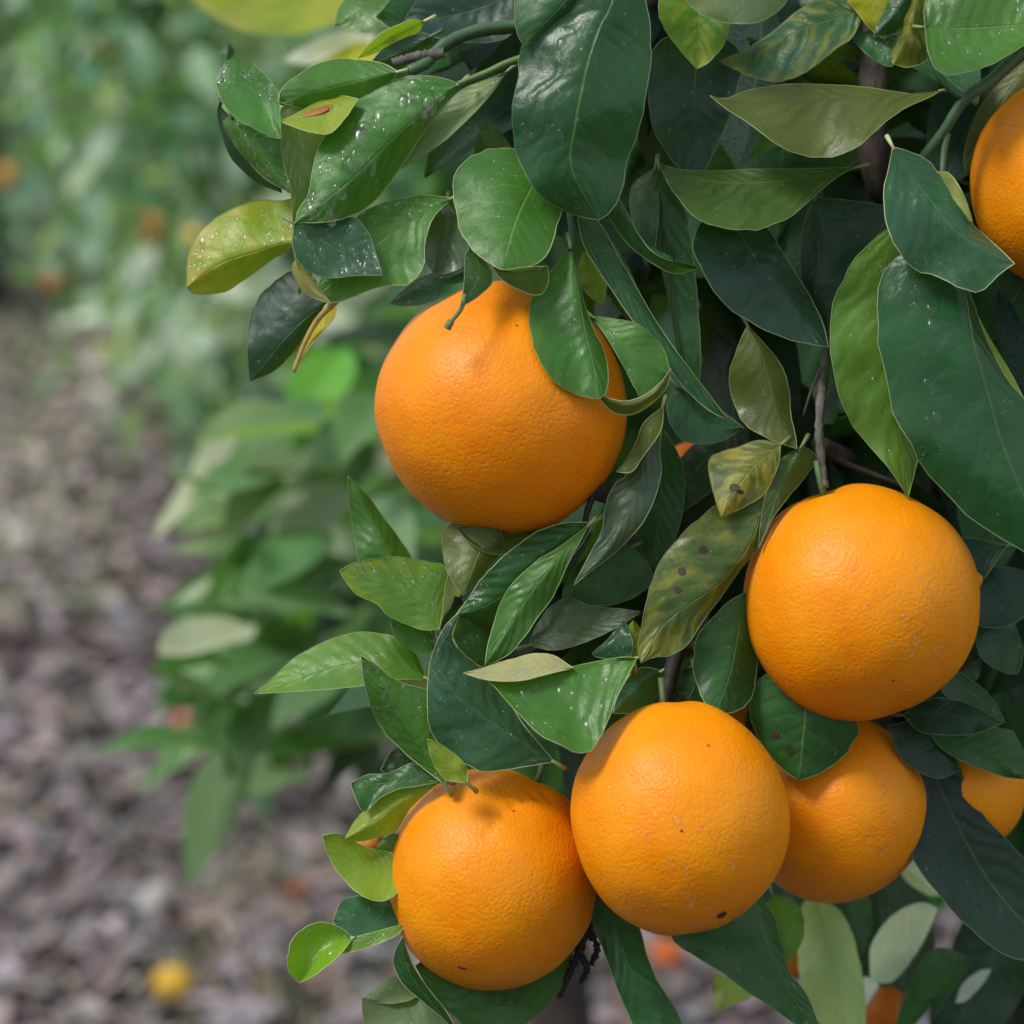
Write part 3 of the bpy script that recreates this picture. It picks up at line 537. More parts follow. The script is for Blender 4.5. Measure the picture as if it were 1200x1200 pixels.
L((840, 1140), [(850, 1160)], (840, 1186), [(836, 1150), (837, 1175)], [(882, 1164), (862, 1176)], (260, 260), (10, -10), (.25, .36, .10), vein=.1, pet=0)
L((1058, 838), [(1110, 838)], (1176, 847), [(1075, 825), (1105, 818), (1140, 827)], [(1078, 857), (1105, 861), (1142, 860)], (60, 30), (8, -6), 'dk')
L((1084, 852), [(1140, 882)], (1202, 913), [(1110, 852), (1150, 850), (1185, 858), (1200, 882)], [(1100, 874), (1125, 891), (1152, 902), (1180, 911)], (90, 75), (6, -6), 'mg', gloss=.5)
L((1106, 786), [(1140, 815)], (1178, 846), [(1125, 788), (1160, 815)], [(1105, 812), (1140, 835)], (90, 70), (6, -6), 'dg')
L((1040, 850), [(1080, 880)], (1126, 902), [(1080, 846), (1112, 872)], [(1058, 890), (1096, 912)], (70, 74), (6, -4), 'dk', pet=0, drops=(2, 3, 0))
L((1078, 862), [(1115, 950), (1165, 1040)], (1245, 1130), [(1116, 884), (1143, 943), (1180, 985), (1225, 1040)], [(1062, 930), (1070, 1005), (1110, 1060), (1175, 1118)], (110, 90), (6, -14), (.005, .026, .019), gloss=.5)
L((1020, 1152), [(1050, 1110)], (1099, 1064), [(1020, 1112), (1035, 1085), (1057, 1065), (1080, 1058)], [(1046, 1150), (1066, 1128), (1086, 1096)], (420, 400), (-10, 10), (.72, .80, .68), vein=.1, gloss=.8, pet=0)  # near-white colour carries the sheen that the shaded leaf would lack
L((1052, 1010), [(1075, 1028)], (1102, 1050), [(1064, 1005), (1088, 1022)], [(1060, 1030), (1085, 1048)], (420, 420), (6, 6), (.60, .68, .58), vein=.1, pet=0)  # white sheen put into this leaf's colour too
L((1030, 1010), [(1035, 1090)], (1030, 1225), [(985, 1045), (978, 1120), (1000, 1190)], [(1080, 1040), (1095, 1110), (1070, 1190)], (640, 600), (10, 10), 'dk', pet=0)
L((1200, 1040), [(1160, 1130)], (1100, 1235), [(1150, 1050), (1110, 1120), (1090, 1190)], [(1225, 1100), (1190, 1180), (1150, 1225)], (620, 560), (10, 10), 'dk', pet=0)
L((960, 1000), [(985, 1060)], (1010, 1120), [(945, 1030), (965, 1090)], [(1010, 1030), (1022, 1080)], (560, 540), (10, 10), 'dg', pet=0)
L((1050, 1225), [(1085, 1170)], (1139, 1126), [(1055, 1180), (1085, 1120), (1110, 1112)], [(1112, 1158), (1088, 1200)], (380, 380), (6, 10), 'mg')
L((1120, 1175), [(1140, 1155)], (1162, 1136), [(1128, 1154), (1148, 1138)], [(1132, 1172), (1152, 1152)], (420, 420), (6, 6), (.60, .68, .58), vein=.1, pet=0)  # pale colour again stands in for sheen
L((1180, 640), [(1120, 660)], (1062, 660), [(1130, 630), (1085, 640)], [(1140, 690), (1090, 690)], (100, 90), (8, -8), 'dk')
L((1230, 680), [(1170, 700)], (1110, 690), [(1180, 665), (1130, 670)], [(1190, 730), (1140, 730)], (110, 100), (8, -8), 'dk')
L((1200, 760), [(1170, 740)], (1140, 722), [(1180, 720)], [(1190, 790), (1150, 770)], (120, 110), (8, -8), 'dg', drops=(3, 4, 0))
L((1120, 800), [(1132, 782)], (1150, 768), [(1126, 776)], [(1145, 795)], (130, 130), (3, 3), 'gy', drops=(8, 3, 0))
for a_ in ((1069, 332, 4), (1074, 352, 4.5), (1084, 369, 5.5), (1096, 386, 6), (1084, 452, 6.5), (1091, 484, 5), (1087, 522, 4)): bead_at(BIG, *a_)
M_RUST = plain('rust_patch', (.26, .085, .012), .55)
spot_at(CURL, 372, 131, 5.5, 3.2, M_RUST, RT * .93 + UP * .34, 'brown_patch'); spot_at(CURL, 387, 125, 4, 2, M_RUST, RT * .93 + UP * .34, 'brown_patch')
spot_at(TIPY, 862, 573, 5, 1.3); spot_at(TIPY, 868, 577, 3, 1.5)
spot_at(MOTT, 803, 673, 5, 1.2); spot_at(MOTT, 796, 691, 4, 1.3); spot_at(RND, 906, 862, 5, 1.2)
L((852, 512), [(818, 548)], (778, 600), [(828, 510), (788, 550)], [(850, 556), (806, 596)], (150, 130), (8, -8), 'dk')
#ENDSPECS

# ---- stems of the front tree
twig('branch', [(700, 25, 60), (620, 30, 45), (560, 36, 35), (520, 53, 20), (500, 73, 10), (478, 84, 4)], 9, 7, M_TWIG_GREEN, TREE, knots=.15)
twig('twig', [(660, 55, 10), (600, 72, 0), (570, 85, -4), (537, 98, -10)], 6, 3, plain('young_green_stem', (.10, .17, .045), .5, .2), TREE)
twig('twig', [(520, 62, 8), (490, 66, 10), (460, 74, 12)], 6, 5, M_TWIG_GREY, TREE, knots=.5)
b = twig('branch', [(1060, 260, 260), (1026, 200, 200), (1024, 100, 200), (1030, 20, 220), (1050, -120, 260)], 17, 20, M_BARK, TREE, 10, .12)
twig('branch', [(1260, 10, 20), (1200, 58, -5), (1160, 95, -15), (1130, 117, -18), (1105, 155, -5), (1080, 186, 10)], 9, 6, M_TWIG_GREEN, TREE, knots=.1)
twig('twig', [(1088, 58, -30), (1100, 88, -28), (1117, 107, -24), (1132, 116, -18)], 4, 4.5, M_TWIG_GREEN, TREE)
twig('twig', [(1110, 156, -5), (1106, 180, -4), (1104, 206, -10)], 4.5, 3.5, M_TWIG_GREEN, TREE)
twig('twig', [(975, 395, 80), (968, 420, 60), (962, 470, 30), (960, 510, 20), (966, 572, 15)], 6, 4.6, M_TWIG_GREY, TREE, knots=.45)
twig('twig', [(962, 430, 40), (950, 460, 45), (941, 488, 50)], 2, 1.2, M_TWIG_GREY, TREE, 6, .4)
twig('twig', [(795, 755, 30), (786, 790, 20), (776, 835, 10)], 10, 8, M_TWIG_DRY, TREE, knots=.2)
twig('twig', [(697, 575, 10), (688, 600, 4), (684, 622, -10)], 4, 3, M_TWIG_DRY, TREE, knots=.3)
twig('twig', [(668, 250, 10), (670, 275, -20), (668, 292, -40)], 4, 3, M_TWIG_GREEN, TREE)
twig('twig', [(545, 345, -120), (540, 362, -124), (527, 379, -128)], 3, 2.4, M_CALYX, TREE)
twig('twig', [(529, 376, -128), (526, 381, -129), (524, 385, -128)], 4, 4.5, M_CALYX, TREE)
twig('twig', [(392, 354, 0), (372, 375, 20), (357, 402, 30), (344, 436, 36)], 4, 2.5, M_OCHRE, TREE)
twig('twig', [(960, 520, 50), (985, 540, 70), (1060, 570, 60)], 5, 3, M_TWIG_DRY, TREE)
twig('twig', [(1022, 1150, 420), (1002, 1180, 410), (975, 1230, 400)], 12, 15, M_STALK, TREE)
twig('twig', [(700, 1060, 90), (690, 1085, 100), (676, 1120, 100), (655, 1170, 105)], 7, 3, M_TWIG_DRY, TREE, knots=.8)
twig('twig', [(690, 1090, 100), (700, 1110, 105), (693, 1130, 110)], 5, 3, M_TWIG_DRY, TREE, knots=.9)
twig('twig', [(678, 1115, 100), (688, 1135, 95), (680, 1152, 95)], 4, 3, M_TWIG_DRY, TREE, knots=.9)
def wtube(name, pts, r0, r1, mat, parent, seg=10, wob=.0):
    n = len(pts) * 6; q = spline(pts, n); rad = [(r0 + (r1 - r0) * i / (n - 1)) * (1 + wob * (random.random() - .5)) for i in range(n)]
    vs, fs = tube_geo([Vector(a) for a in q], rad, seg); return mesh_obj(name, vs, fs, [mat], parent, q[0])
wtube('trunk', [(.32, 1.28, -.05), (.33, 1.29, .35), (.30, 1.30, .7), (.33, 1.33, 1.2), (.31, 1.30, 1.75)], .042, .02, M_BARK, TREE, 12, .12)
for tgt, zz in (((700, 25, 60), 1.45), ((1060, 260, 260), .75), ((1260, 10, 20), 1.25), ((975, 395, 80), 1.1), ((795, 755, 30), .85), ((697, 575, 10), .95), ((960, 520, 50), 1.0)):
    e = P(*tgt); s_ = Vector((.32, 1.30, zz)); m = s_.lerp(e, .5) + Vector((.0, .05, -.02)); m.y = max(m.y, e.y + .02)
    wtube('branch', [s_, m, e], .012, .003, M_BARK, TREE, 8, .15)

# ---- the leaves behind, inside the crown
def leaf_template(nu=9, k=3, fold=.18, curl=.25, wav=.02, width=.44, seed=0):
    r = random.Random(seed); vs = []; uv = []; fs = []; p1 = r.random() * 6
    for i in range(nu):
        t = i / (nu - 1); wd = width * .5 * (math.sin(math.pi * t ** .85) ** .8 if 0 < t < 1 else 0) + (.004 if t in (0, 1) else 0)
        for j in range(-k, k + 1):
            s = j / k
            vs.append((s * wd, t, -curl * t * t + fold * abs(s) * wd * 2 + wav * abs(s) * math.sin(t * 11 + p1 + s * 2))); uv.append((t, .5 + .5 * s))
    for i in range(nu - 1):
        for j in range(2 * k):
            a = i * (2 * k + 1) + j; fs.append((a, a + 1, a + 2 * k + 2, a + 2 * k + 1))
    return vs, fs, uv
TEMPL = []
for i, (f_, c_) in enumerate(((.25, .2), (.35, .35), (.1, .45), (-.15, .15), (.4, .1), (.2, -.15))):
    vs, fs, uv = leaf_template(fold=f_, curl=c_, seed=i, width=.40 + .03 * (i % 3))
    me = bpy.data.meshes.new('leaf_blade'); me.from_pydata(vs, [], fs); me.materials.append(M_LEAF)
    me.polygons.foreach_set('use_smooth', [True] * len(me.polygons))
    l = me.uv_layers.new(name='UVMap'); li = np.zeros(len(me.loops), np.int32); me.loops.foreach_get('vertex_index', li)
    l.data.foreach_set('uv', np.array(uv, np.float32)[li].ravel()); TEMPL.append(me)
LOWT = [(np.array(leaf_template(5, 1, f_, c_, .0, w_)[0]), leaf_template(5, 1)[1], leaf_template(5, 1)[2]) for f_, c_, w_ in ((.3, .3, .46), (.15, .1, .42), (.35, .45, .5), (-.1, .2, .44))]

def leaf_matrix(pos, out, size, droop=.5, spread=.9):
    """a leaf hung from pos, pointing outwards and down"""
    d = (Vector(out).normalized() + Vector((random.gauss(0, spread), random.gauss(0, spread), random.gauss(0, spread))) * .6 + Vector((0, 0, -droop))).normalized()
    up = Vector((random.gauss(0, .35), random.gauss(0, .35), 1)) + Vector(out).normalized() * .5
    x = d.cross(up)
    x = x.normalized() if x.length > 1e-4 else d.orthogonal().normalized()
    n = x.cross(d)
    return Matrix(((x.x * size, d.x * size, n.x * size, pos.x), (x.y * size, d.y * size, n.y * size, pos.y), (x.z * size, d.z * size, n.z * size, pos.z), (0, 0, 0, 1)))
def shell_matrix(pos, out, size):
    """a leaf hanging on the outside of a crown, its blade turned outwards and up"""
    out = Vector(out).normalized()
    n = (out + Vector((0, 0, .55)) + Vector((random.gauss(0, .5), random.gauss(0, .5), random.gauss(0, .5)))).normalized()
    d = Vector((random.gauss(0, 1), random.gauss(0, 1), random.gauss(-.8, .6))); d = (d - n * d.dot(n)).normalized(); x = d.cross(n)
    return Matrix(((x.x * size, d.x * size, n.x * size, pos.x), (x.y * size, d.y * size, n.y * size, pos.y), (x.z * size, d.z * size, n.z * size, pos.z), (0, 0, 0, 1)))
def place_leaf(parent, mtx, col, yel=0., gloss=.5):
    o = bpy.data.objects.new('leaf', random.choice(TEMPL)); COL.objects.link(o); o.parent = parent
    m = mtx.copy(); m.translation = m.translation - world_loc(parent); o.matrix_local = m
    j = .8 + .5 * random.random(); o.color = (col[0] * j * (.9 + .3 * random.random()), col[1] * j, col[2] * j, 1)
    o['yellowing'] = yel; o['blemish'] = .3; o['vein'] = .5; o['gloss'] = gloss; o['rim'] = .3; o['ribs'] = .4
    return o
def foliage(name, mats, cols, parent, kind=None):
    V = []; Fc = []; U = []; T = []; off = 0
    for m, c in zip(mats, cols):
        tv, tf, tu = random.choice(LOWT); A = np.array(m)
        V.append(tv @ A[:3, :3].T + A[:3, 3]); Fc += [tuple(off + q for q in f) for f in tf]; U += tu; T.append(np.tile(np.array((*c, 1.)), (len(tv), 1))); off += len(tv)
    V = np.concatenate(V); o0 = world_loc(parent)
    o = mesh_obj(name, V - np.array(o0), Fc, [M_FOL], None, None, True, None, U); o.parent = parent; o.location = (0, 0, 0)
    a = o.data.color_attributes.new('tint', 'FLOAT_COLOR', 'POINT'); a.data.foreach_set('color', np.concatenate(T).astype(np.float32).ravel())
    if kind: o['kind'] = kind
    return o
def jit(c, s=.25):
    j = 1 + s * (random.random() * 2 - 1); return (c[0] * j * (1 + .3 * (random.random() - .5)), c[1] * j, c[2] * j * (1 + .3 * (random.random() - .5)))

def xmin(y): return float(np.interp(y, [-200, 0, 90, 160, 240, 330, 420, 560, 640, 700, 800, 900, 1000, 1060, 1100, 1250], [400, 450, 520, 560, 590, 640, 740, 720, 600, 560, 570, 600, 640, 760, 1040, 1060]))
cnt = 0; tries = 0
while cnt < 150 and tries < 6000:
    tries += 1
    y = random.uniform(-60, 1230); x = random.uniform(420, 1260); z = random.uniform(110, 420)
    if x < xmin(y) + 55 or (y > 840 and x < 1260): continue
    pos = P(x, y - 50, z); out = Vector((-.35 + random.gauss(0, .4), -.8, .1))
    mt = leaf_matrix(pos, out, random.uniform(.055, .082), .6)
    if min((mt @ Vector(q) - CAM).dot(FW) for q in ((0, 1, 0), (0, .5, .1), (.22, .5, 0), (-.22, .5, 0))) < D + 95 * K: continue
    place_leaf(TREE, mt, random.choice([(.004, .023, .016), (.004, .023, .016), COLR['dk'], COLR['dk'], COLR['dg']]), 0., random.uniform(.1, .6)); cnt += 1  # inner leaves coloured darker to deepen the shade inside the crown
def clear_of_fruit(*pts):
    for q in pts:
        x, y, d = to_px(q)
        if (x - 1150) ** 2 + (y - 930) ** 2 < 75 ** 2 and d < D + 300 * K: return False
    return True
mats = []; cols = []; CC = Vector((.34, 1.30, 1.12)); AX = Vector((.46, .46, .92)); tries = 0
while len(mats) < 2600 and tries < 60000:
    tries += 1
    d = Vector((random.gauss(0, 1), random.gauss(0, 1), random.gauss(0, 1))).normalized(); rr = random.random() ** .45
    pos = CC + Vector((d.x * AX.x, d.y * AX.y, d.z * AX.z)) * rr
    if pos.z < .28: continue
    x, y, dep = to_px(pos)
    if dep < .3: continue
    zz = (dep - D) / K; sc = D / dep
    inframe = -150 < x < 1330 and -150 < y < 1330
    if inframe:
        if zz < 330 or x < xmin(min(max(y, -150), 1240)) + 110 * sc + 20: continue
        if y > 1000 and x < 1120: continue
    elif x < 440: continue
    elif zz < -150: continue
    mt = leaf_matrix(pos, d, random.uniform(.055, .085), .6); tp = mt @ Vector((0, 1, 0)); tx, ty, td = to_px(tp)
    if -60 < tx < 1260 and -60 < ty < 1260 and (td < D + 110 * K or tx < xmin(ty) + 30): continue
    if not clear_of_fruit(pos, tp, pos.lerp(tp, .5)): continue
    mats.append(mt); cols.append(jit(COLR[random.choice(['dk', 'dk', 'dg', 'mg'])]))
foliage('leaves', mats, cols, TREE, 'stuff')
print('front crown leaves', len(mats), 'traced', len(LEAVES), 'inner', cnt)

# ------------------------------------------------------------------ oranges
import bmesh
def make_orange(px, py, z, rpx, label, stem=(0, -.9, .25), col=(.77, .248, .002), ax=(1, 1, 1), sub=5, feats=(), seed=0, depth=None, calyx=True, drops=0, furrow=.5, group=None, aim=None):
    c = PD(px, py, depth) if depth else P(px, py, z)
    d = (c - CAM).dot(FW); Rm = rpx * d / F
    bm = bmesh.new(); bmesh.ops.create_icosphere(bm, subdivisions=sub, radius=1)
    # picture-aligned axes: x right, y down, z away
    sx = lambda v: RT * v[0] - UP * v[1] + FW * v[2]
    sdir = sx(stem).normalized(); e1 = sdir.orthogonal().normalized(); e2 = sdir.cross(e1)
    fs_ = [(sx(f[0]).normalized(), f[1], f[2]) for f in feats]
    off = Vector((seed * 3.1, seed * 1.7, seed * 2.3)); ringv = []
    for v in bm.verts:
        n = v.co.normalized(); th = math.acos(max(-1, min(1, n.dot(sdir)))); ph = math.atan2(n.dot(e2), n.dot(e1))
        r = 1 + .034 * mnoise.noise(n * 1.3 + off) + .007 * mnoise.noise(n * 3.4 + off)
        r += -.075 * math.exp(-(th / .16) ** 2) + .014 * math.exp(-((th - .42) / .22) ** 2)
        r += furrow * .022 * math.exp(-((th - .42) / .30) ** 2) * math.sin(ph * 5 + seed + .7 * math.sin(ph * 2 + seed))
        r += -.03 * math.exp(-((math.pi - th) / .12) ** 2)
        for fd, h, w in fs_:
            a = math.acos(max(-1, min(1, n.dot(fd)))); r += h * math.exp(-(a / w) ** 2)
        q = n * r
        pic = Vector((q.dot(RT) * ax[0], -q.dot(UP) * ax[1], q.dot(FW) * ax[2]))
        v.co = (RT * pic.x - UP * pic.y + FW * pic.z) * Rm
    me = bpy.data.meshes.new('orange'); bm.to_mesh(me); bm.free(); me.materials.append(M_PEEL)
    me.polygons.foreach_set('use_smooth', [True] * len(me.polygons))
    o = bpy.data.objects.new('orange', me); COL.objects.link(o); o.location = c; o.color = (*col, 1)
    tag(o, label, 'orange', group)
    if calyx:
        vs = []; fs = []; top = c + sdir * Rm * .925; n5 = 10
        vs.append(top + sdir * Rm * .03)
        for i in range(n5):
            a = 2 * math.pi * i / n5; rad = Rm * (.115 if i % 2 == 0 else .06)
            vs.append(top + (e1 * math.cos(a) + e2 * math.sin(a)) * rad + sdir * Rm * (.018 if i % 2 else .028))
        for i in range(n5): fs.append((0, 1 + i, 1 + (i + 1) % n5))
        base = len(vs)
        for i in range(n5): vs.append(Vector(vs[1 + i]) - sdir * Rm * .05)
        for i in range(n5): fs.append((1 + i, base + i, base + (i + 1) % n5, 1 + (i + 1) % n5))
        mesh_obj('calyx', vs, fs, [M_CALYX], o, top)
        vs, fs = tube_geo([top, top + sdir * Rm * .14 + UP * Rm * .02, top + sdir * Rm * .26 + UP * Rm * .10], [Rm * .035, Rm * .028, Rm * .03], 8)
        mesh_obj('stem', vs, fs, [M_CALYX], o, top)
    if drops:
        sv = []; sf = []; num, rmx, cen, spr = drops
        dg = bpy.data.meshes
        for i in range(num):
            xx = random.gauss(cen[0], spr[0]); yy = random.gauss(cen[1], spr[1]); rr = xx * xx + yy * yy
            if rr > .93: continue
            n = sx((xx, yy, -math.sqrt(1 - rr))).normalized()
            hit, loc, nr, _ = o.ray_cast(n * Rm * 2, -n)
            if not hit: continue
            r = (1.3 + (rmx - 1.3) * random.random() ** 3) * K
            vs, fs = drop_geo(c + loc, nr, r, 1 + random.random() * .5, Vector((0, 0, -1)), .5)
            if r > 4.6 * K: mesh_obj('water_droplet', vs, fs, [M_WATER], o, c + loc)
            else:
                q = len(sv); sv += vs; sf += [tuple(q + w for w in f) for f in fs]
        if sv:
            b_ = mesh_obj('water_beads', sv, sf, [M_WATER], o, sv[0]); b_['kind'] = 'stuff'
    return o, c, Rm, sx
def on_skin(o, c, Rm, sx, xx, yy):
    n = sx((xx, yy, -math.sqrt(max(0, 1 - xx * xx - yy * yy)))).normalized(); bpy.context.view_layer.update()
    hit, loc, nr, _ = o.ray_cast(n * Rm * 2, -n); return c + loc, nr

OCOL = (.77, .248, .002); OG = None
bpy.context.view_layer.update()
a_ = make_orange(588, 479, 40, 147, 'largest orange, hanging alone upper centre under leaves that shade its crown', (.1, -.92, .2), (.77, .228, .002), (1.0, 1.0, 1.0), 6, drops=(60, 3.4, (-.3, -.2), (.4, .5)), seed=1, furrow=.25)
b_ = make_orange(1008, 706, 10, 136, 'orange on a grey twig at the right with a small pointed bump on its side', (-.32, -.95, .02), OCOL, (1.0, 1.01, 1), 6, [((.985, -.19, .0), .055, .06)], 2, drops=(46, 6, (.3, .2), (.5, .45)), furrow=.35)
c_ = make_orange(796, 959, -45, 131, 'wet orange in the middle of the bottom cluster with a dark blossom scar', (-.12, -.95, .25), OCOL, (.97, 1.035, 1), 6, [((-.86, -.52, -.1), -.05, .10), ((-.80, -.60, .0), .03, .07)], 3, drops=(90, 5.5, (-.1, .40), (.5, .4)), furrow=.3)
d_ = make_orange(576, 1030, 60, 125, 'orange at the lower left of the cluster with a crease across its top', (.42, -.88, .1), (.77, .248, .002), (.985, 1.04, 1), 6, [((.50, -.80, -.35), -.026, .045), ((.40, -.80, -.46), -.03, .045), ((.30, -.78, -.55), -.03, .045), ((.20, -.74, -.64), -.03, .045), ((.10, -.68, -.73), -.028, .045), ((.02, -.60, -.80), -.022, .045), ((-.04, -.52, -.85), -.014, .045), ((.45, -.62, -.60), .02, .16)], 4, drops=(26, 3.5, (0, 0), (.5, .5)), furrow=.4)
e_ = make_orange(976, 946, 135, 110, 'orange tucked behind the wet one, below a round leaf that lies on it', (0, -.95, .3), (.74, .236, .002), (1, 1, 1), 6, (), 5, drops=(34, 5, (.45, .35), (.25, .3)), furrow=.2)
g_ = make_orange(1268, 215, 60, 130, 'orange cut off by the right edge near the top', (0, -.95, .2), OCOL, (1, 1, 1), 6, (), 6, drops=(40, 5, (-.6, .2), (.3, .4)), furrow=.2)
make_orange(885, 868, 300, 52, 'orange of which only a sliver shows between the wet orange and a round leaf', col=OCOL, sub=4, seed=7)
make_orange(1126, 922, 190, 76, 'half hidden orange beside dark leaves at the right edge, low down', (0, -.9, .3), OCOL, sub=5, seed=8)
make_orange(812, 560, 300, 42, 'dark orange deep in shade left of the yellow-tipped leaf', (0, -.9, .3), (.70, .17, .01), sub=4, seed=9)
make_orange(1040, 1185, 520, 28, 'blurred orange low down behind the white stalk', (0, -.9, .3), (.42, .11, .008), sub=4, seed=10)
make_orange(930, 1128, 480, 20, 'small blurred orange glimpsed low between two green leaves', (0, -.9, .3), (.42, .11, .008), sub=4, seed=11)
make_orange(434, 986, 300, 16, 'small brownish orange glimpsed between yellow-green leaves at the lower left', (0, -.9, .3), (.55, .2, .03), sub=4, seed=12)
# scars on the skin
def scar(o4, xx, yy, r, name='blossom_scar', asp=1.0):
    p, nr = on_skin(*o4, xx, yy); vs, fs = drop_geo(p, nr, r * K, asp, RT, .18); mesh_obj(name, vs, fs, [M_SCAR], o4[0], p)
scar(c_, .325, .755, 6.5); scar(d_, -.26, .70, 2.2, 'scratch', 3.0); scar(b_, .16, .62, 1.6, 'speck'); scar(c_, -.05, -.02, 1.8, 'speck'); scar(a_, .12, -.62, 1.5, 'speck')

# ------------------------------------------------------------------ ground
def grid_sheet(name, x0, x1, y0, y1, nx, ny, mat, amp):
    vs = []; fs = []
    for j in range(ny + 1):
        for i in range(nx + 1):
            x = x0 + (x1 - x0) * i / nx; y = y0 + (y1 - y0) * j / ny
            vs.append((x, y, amp * mnoise.noise(Vector((x * .9, y * .9, 0))) if abs(x) < 20 and y < 30 else 0))
    for j in range(ny):
        for i in range(nx):
            a = j * (nx + 1) + i; fs.append((a, a + 1, a + nx + 2, a + nx + 1))
    return tag(mesh_obj(name, vs, fs, [mat]), kind='structure')
grid_sheet('ground', -150, 150, -60, 240, 300, 300, M_SOIL, .02)

TONES = [(.27, .225, .245), (.25, .21, .23), (.22, .18, .195), (.19, .155, .165), (.04, .03, .03), (.07, .05, .05), (.19, .135, .125), (.15, .11, .11), (.33, .28, .30), (.14, .11, .115), (.25, .195, .165), (.21, .18, .19)]
def litter():
    V = []; Fc = []; T = []; off = 0
    for i in range(20000):
        y = 1.9 + 8 * random.random() ** 1.5; x = random.uniform(-.30 * y - .25, .12 * y + .4)
        s = random.uniform(.013, .044); asp = random.uniform(.35, .8); a = random.random() * 6.28; ca, sa = math.cos(a), math.sin(a)
        h = random.uniform(.008, .035); tx, ty = random.gauss(0, .35), random.gauss(0, .35); cu = random.uniform(-.5, .8)
        pts = [(-1, 0), (-.45, .8), (.4, .75), (1, 0), (.4, -.75), (-.45, -.8), (0, 0)]
        for u, v in pts:
            X, Y = u * s, v * s * asp
            V.append((x + X * ca - Y * sa, y + X * sa + Y * ca, h + X * tx + Y * ty + cu * s * (abs(v) ** 2 * .5 + u * u * .3)))
        for q in range(6): Fc.append((off + q, off + (q + 1) % 6, off + 6))
        c = jit(random.choice(TONES), .2)
        if x < -.17 * y and y > 4.4 and random.random() < .6: c = jit((.42, .38, .33), .3)
        T += [(*c, 1)] * 7; off += 7
    o = mesh_obj('leaf_litter', V, Fc, [M_LIT]); a = o.data.color_attributes.new('tint', 'FLOAT_COLOR', 'POINT'); a.data.foreach_set('color', np.array(T, np.float32).ravel())
    tag(o, 'greyish brown fallen leaves and wood chips covering the ground', 'leaf litter', kind='stuff')
    # thin grass
    V = []; Fc = []; T = []; off = 0
    for i in range(5500):
        if random.random() < .68: y = random.uniform(4.3, 8.6); x = random.gauss(-.225 * y, .24)
        elif random.random() < .5: y = random.uniform(2.3, 3.3); x = random.gauss(-.16 * y + .18, .15)
        else: y = random.uniform(2., 8); x = random.uniform(-.3 * y, .1 * y)
        hh = random.uniform(.02, .06); a = random.random() * 6.28; w = .0025; lx, ly = random.gauss(0, .5), random.gauss(0, .5)
        V += [(x - math.cos(a) * w, y - math.sin(a) * w, 0), (x + math.cos(a) * w, y + math.sin(a) * w, 0), (x + lx * hh * .4, y + ly * hh * .4, hh * .7), (x + lx * hh, y + ly * hh, hh)]
        Fc += [(off, off + 1, off + 2), (off + 1, off + 3, off + 2)]; off += 4
        T += [(*jit(random.choice([(.30, .30, .18), (.40, .37, .28), (.46, .43, .34), (.18, .22, .10)])), 1)] * 4
    o = mesh_obj('grass', V, Fc, [M_LIT]); a = o.data.color_attributes.new('tint', 'FLOAT_COLOR', 'POINT'); a.data.foreach_set('color', np.array(T, np.float32).ravel())
    tag(o, 'sparse pale grass growing through the fallen leaves', 'grass', kind='stuff')
litter()
def ground_at(px, py, h):
    r = (P(px, py) - CAM).normalized(); return CAM + r * ((h - CAM.z) / r.z)
def fallen(px, py, rad, col, label, seed):
    p = ground_at(px, py, rad * .9 + .01); x, y, d = to_px(p)
    return make_orange(px, py, 0, rad * F / d, label, (.3, -.7, .4), col, (1, .93, 1), 4, seed=seed, depth=d, calyx=True)
fallen(203, 1155, .027, (.55, .34, .03), 'yellow fallen fruit lying alone on the brown litter at the lower left', 21)
fallen(783, 1122, .024, (.50, .11, .01), 'small fallen orange on the ground, seen through the gap under the wet orange', 22)
fallen(347, 1046, .020, (.22, .09, .05), 'small reddish brown fallen fruit left of the lowest bright green leaf', 23)
fallen(215, 848, .018, (.60, .18, .05), 'small reddish fallen fruit between blurred leaf tips at mid left', 24)

# ------------------------------------------------------------------ neighbouring tree (blurred, in the gap at mid left)
T2 = thing('orange_tree', 'blurred orange tree next in the row, its long leaves reaching out left of the fruit', 'tree', (.06, 2.30, 0))
wtube('trunk', [(.06, 2.30, -.05), (.05, 2.31, .4), (.08, 2.28, .9), (.05, 2.3, 1.5)], .04, .02, M_BARK, T2, 12, .1)
TM = []
def M2(base, tip, w, depth=1.45, c='g', up=.8, gloss=.85):
    """one blurred leaf between two photograph points, w its width in pixels"""
    p0 = PD(*base, depth + .03); p1 = PD(*tip, depth - .03); d = (p1 - p0); ln = d.length; d.normalize()
    view = (CAM - p0).normalized(); x = d.cross(view).normalized()
    upv = Vector((0, 0, 1)); n = (view * (1 - up) + upv * up); n = (n - d * n.dot(d)).normalized(); x = d.cross(n)
    wd = w * depth / F / ln / .42 / max(.62, abs(x.dot((d.cross(view)).normalized())))
    m = Matrix(((x.x * ln * wd, d.x * ln, n.x * ln, p0.x), (x.y * ln * wd, d.y * ln, n.y * ln, p0.y), (x.z * ln * wd, d.z * ln, n.z * ln, p0.z), (0, 0, 0, 1)))
    return place_leaf(T2, m, COLR[c] if isinstance(c, str) else c, 0., gloss)
PG = (.18, .31, .17); PG2 = (.36, .46, .36); MG2 = (.10, .22, .09)  # the pale tints carry the sky sheen of the leaf tops as colour
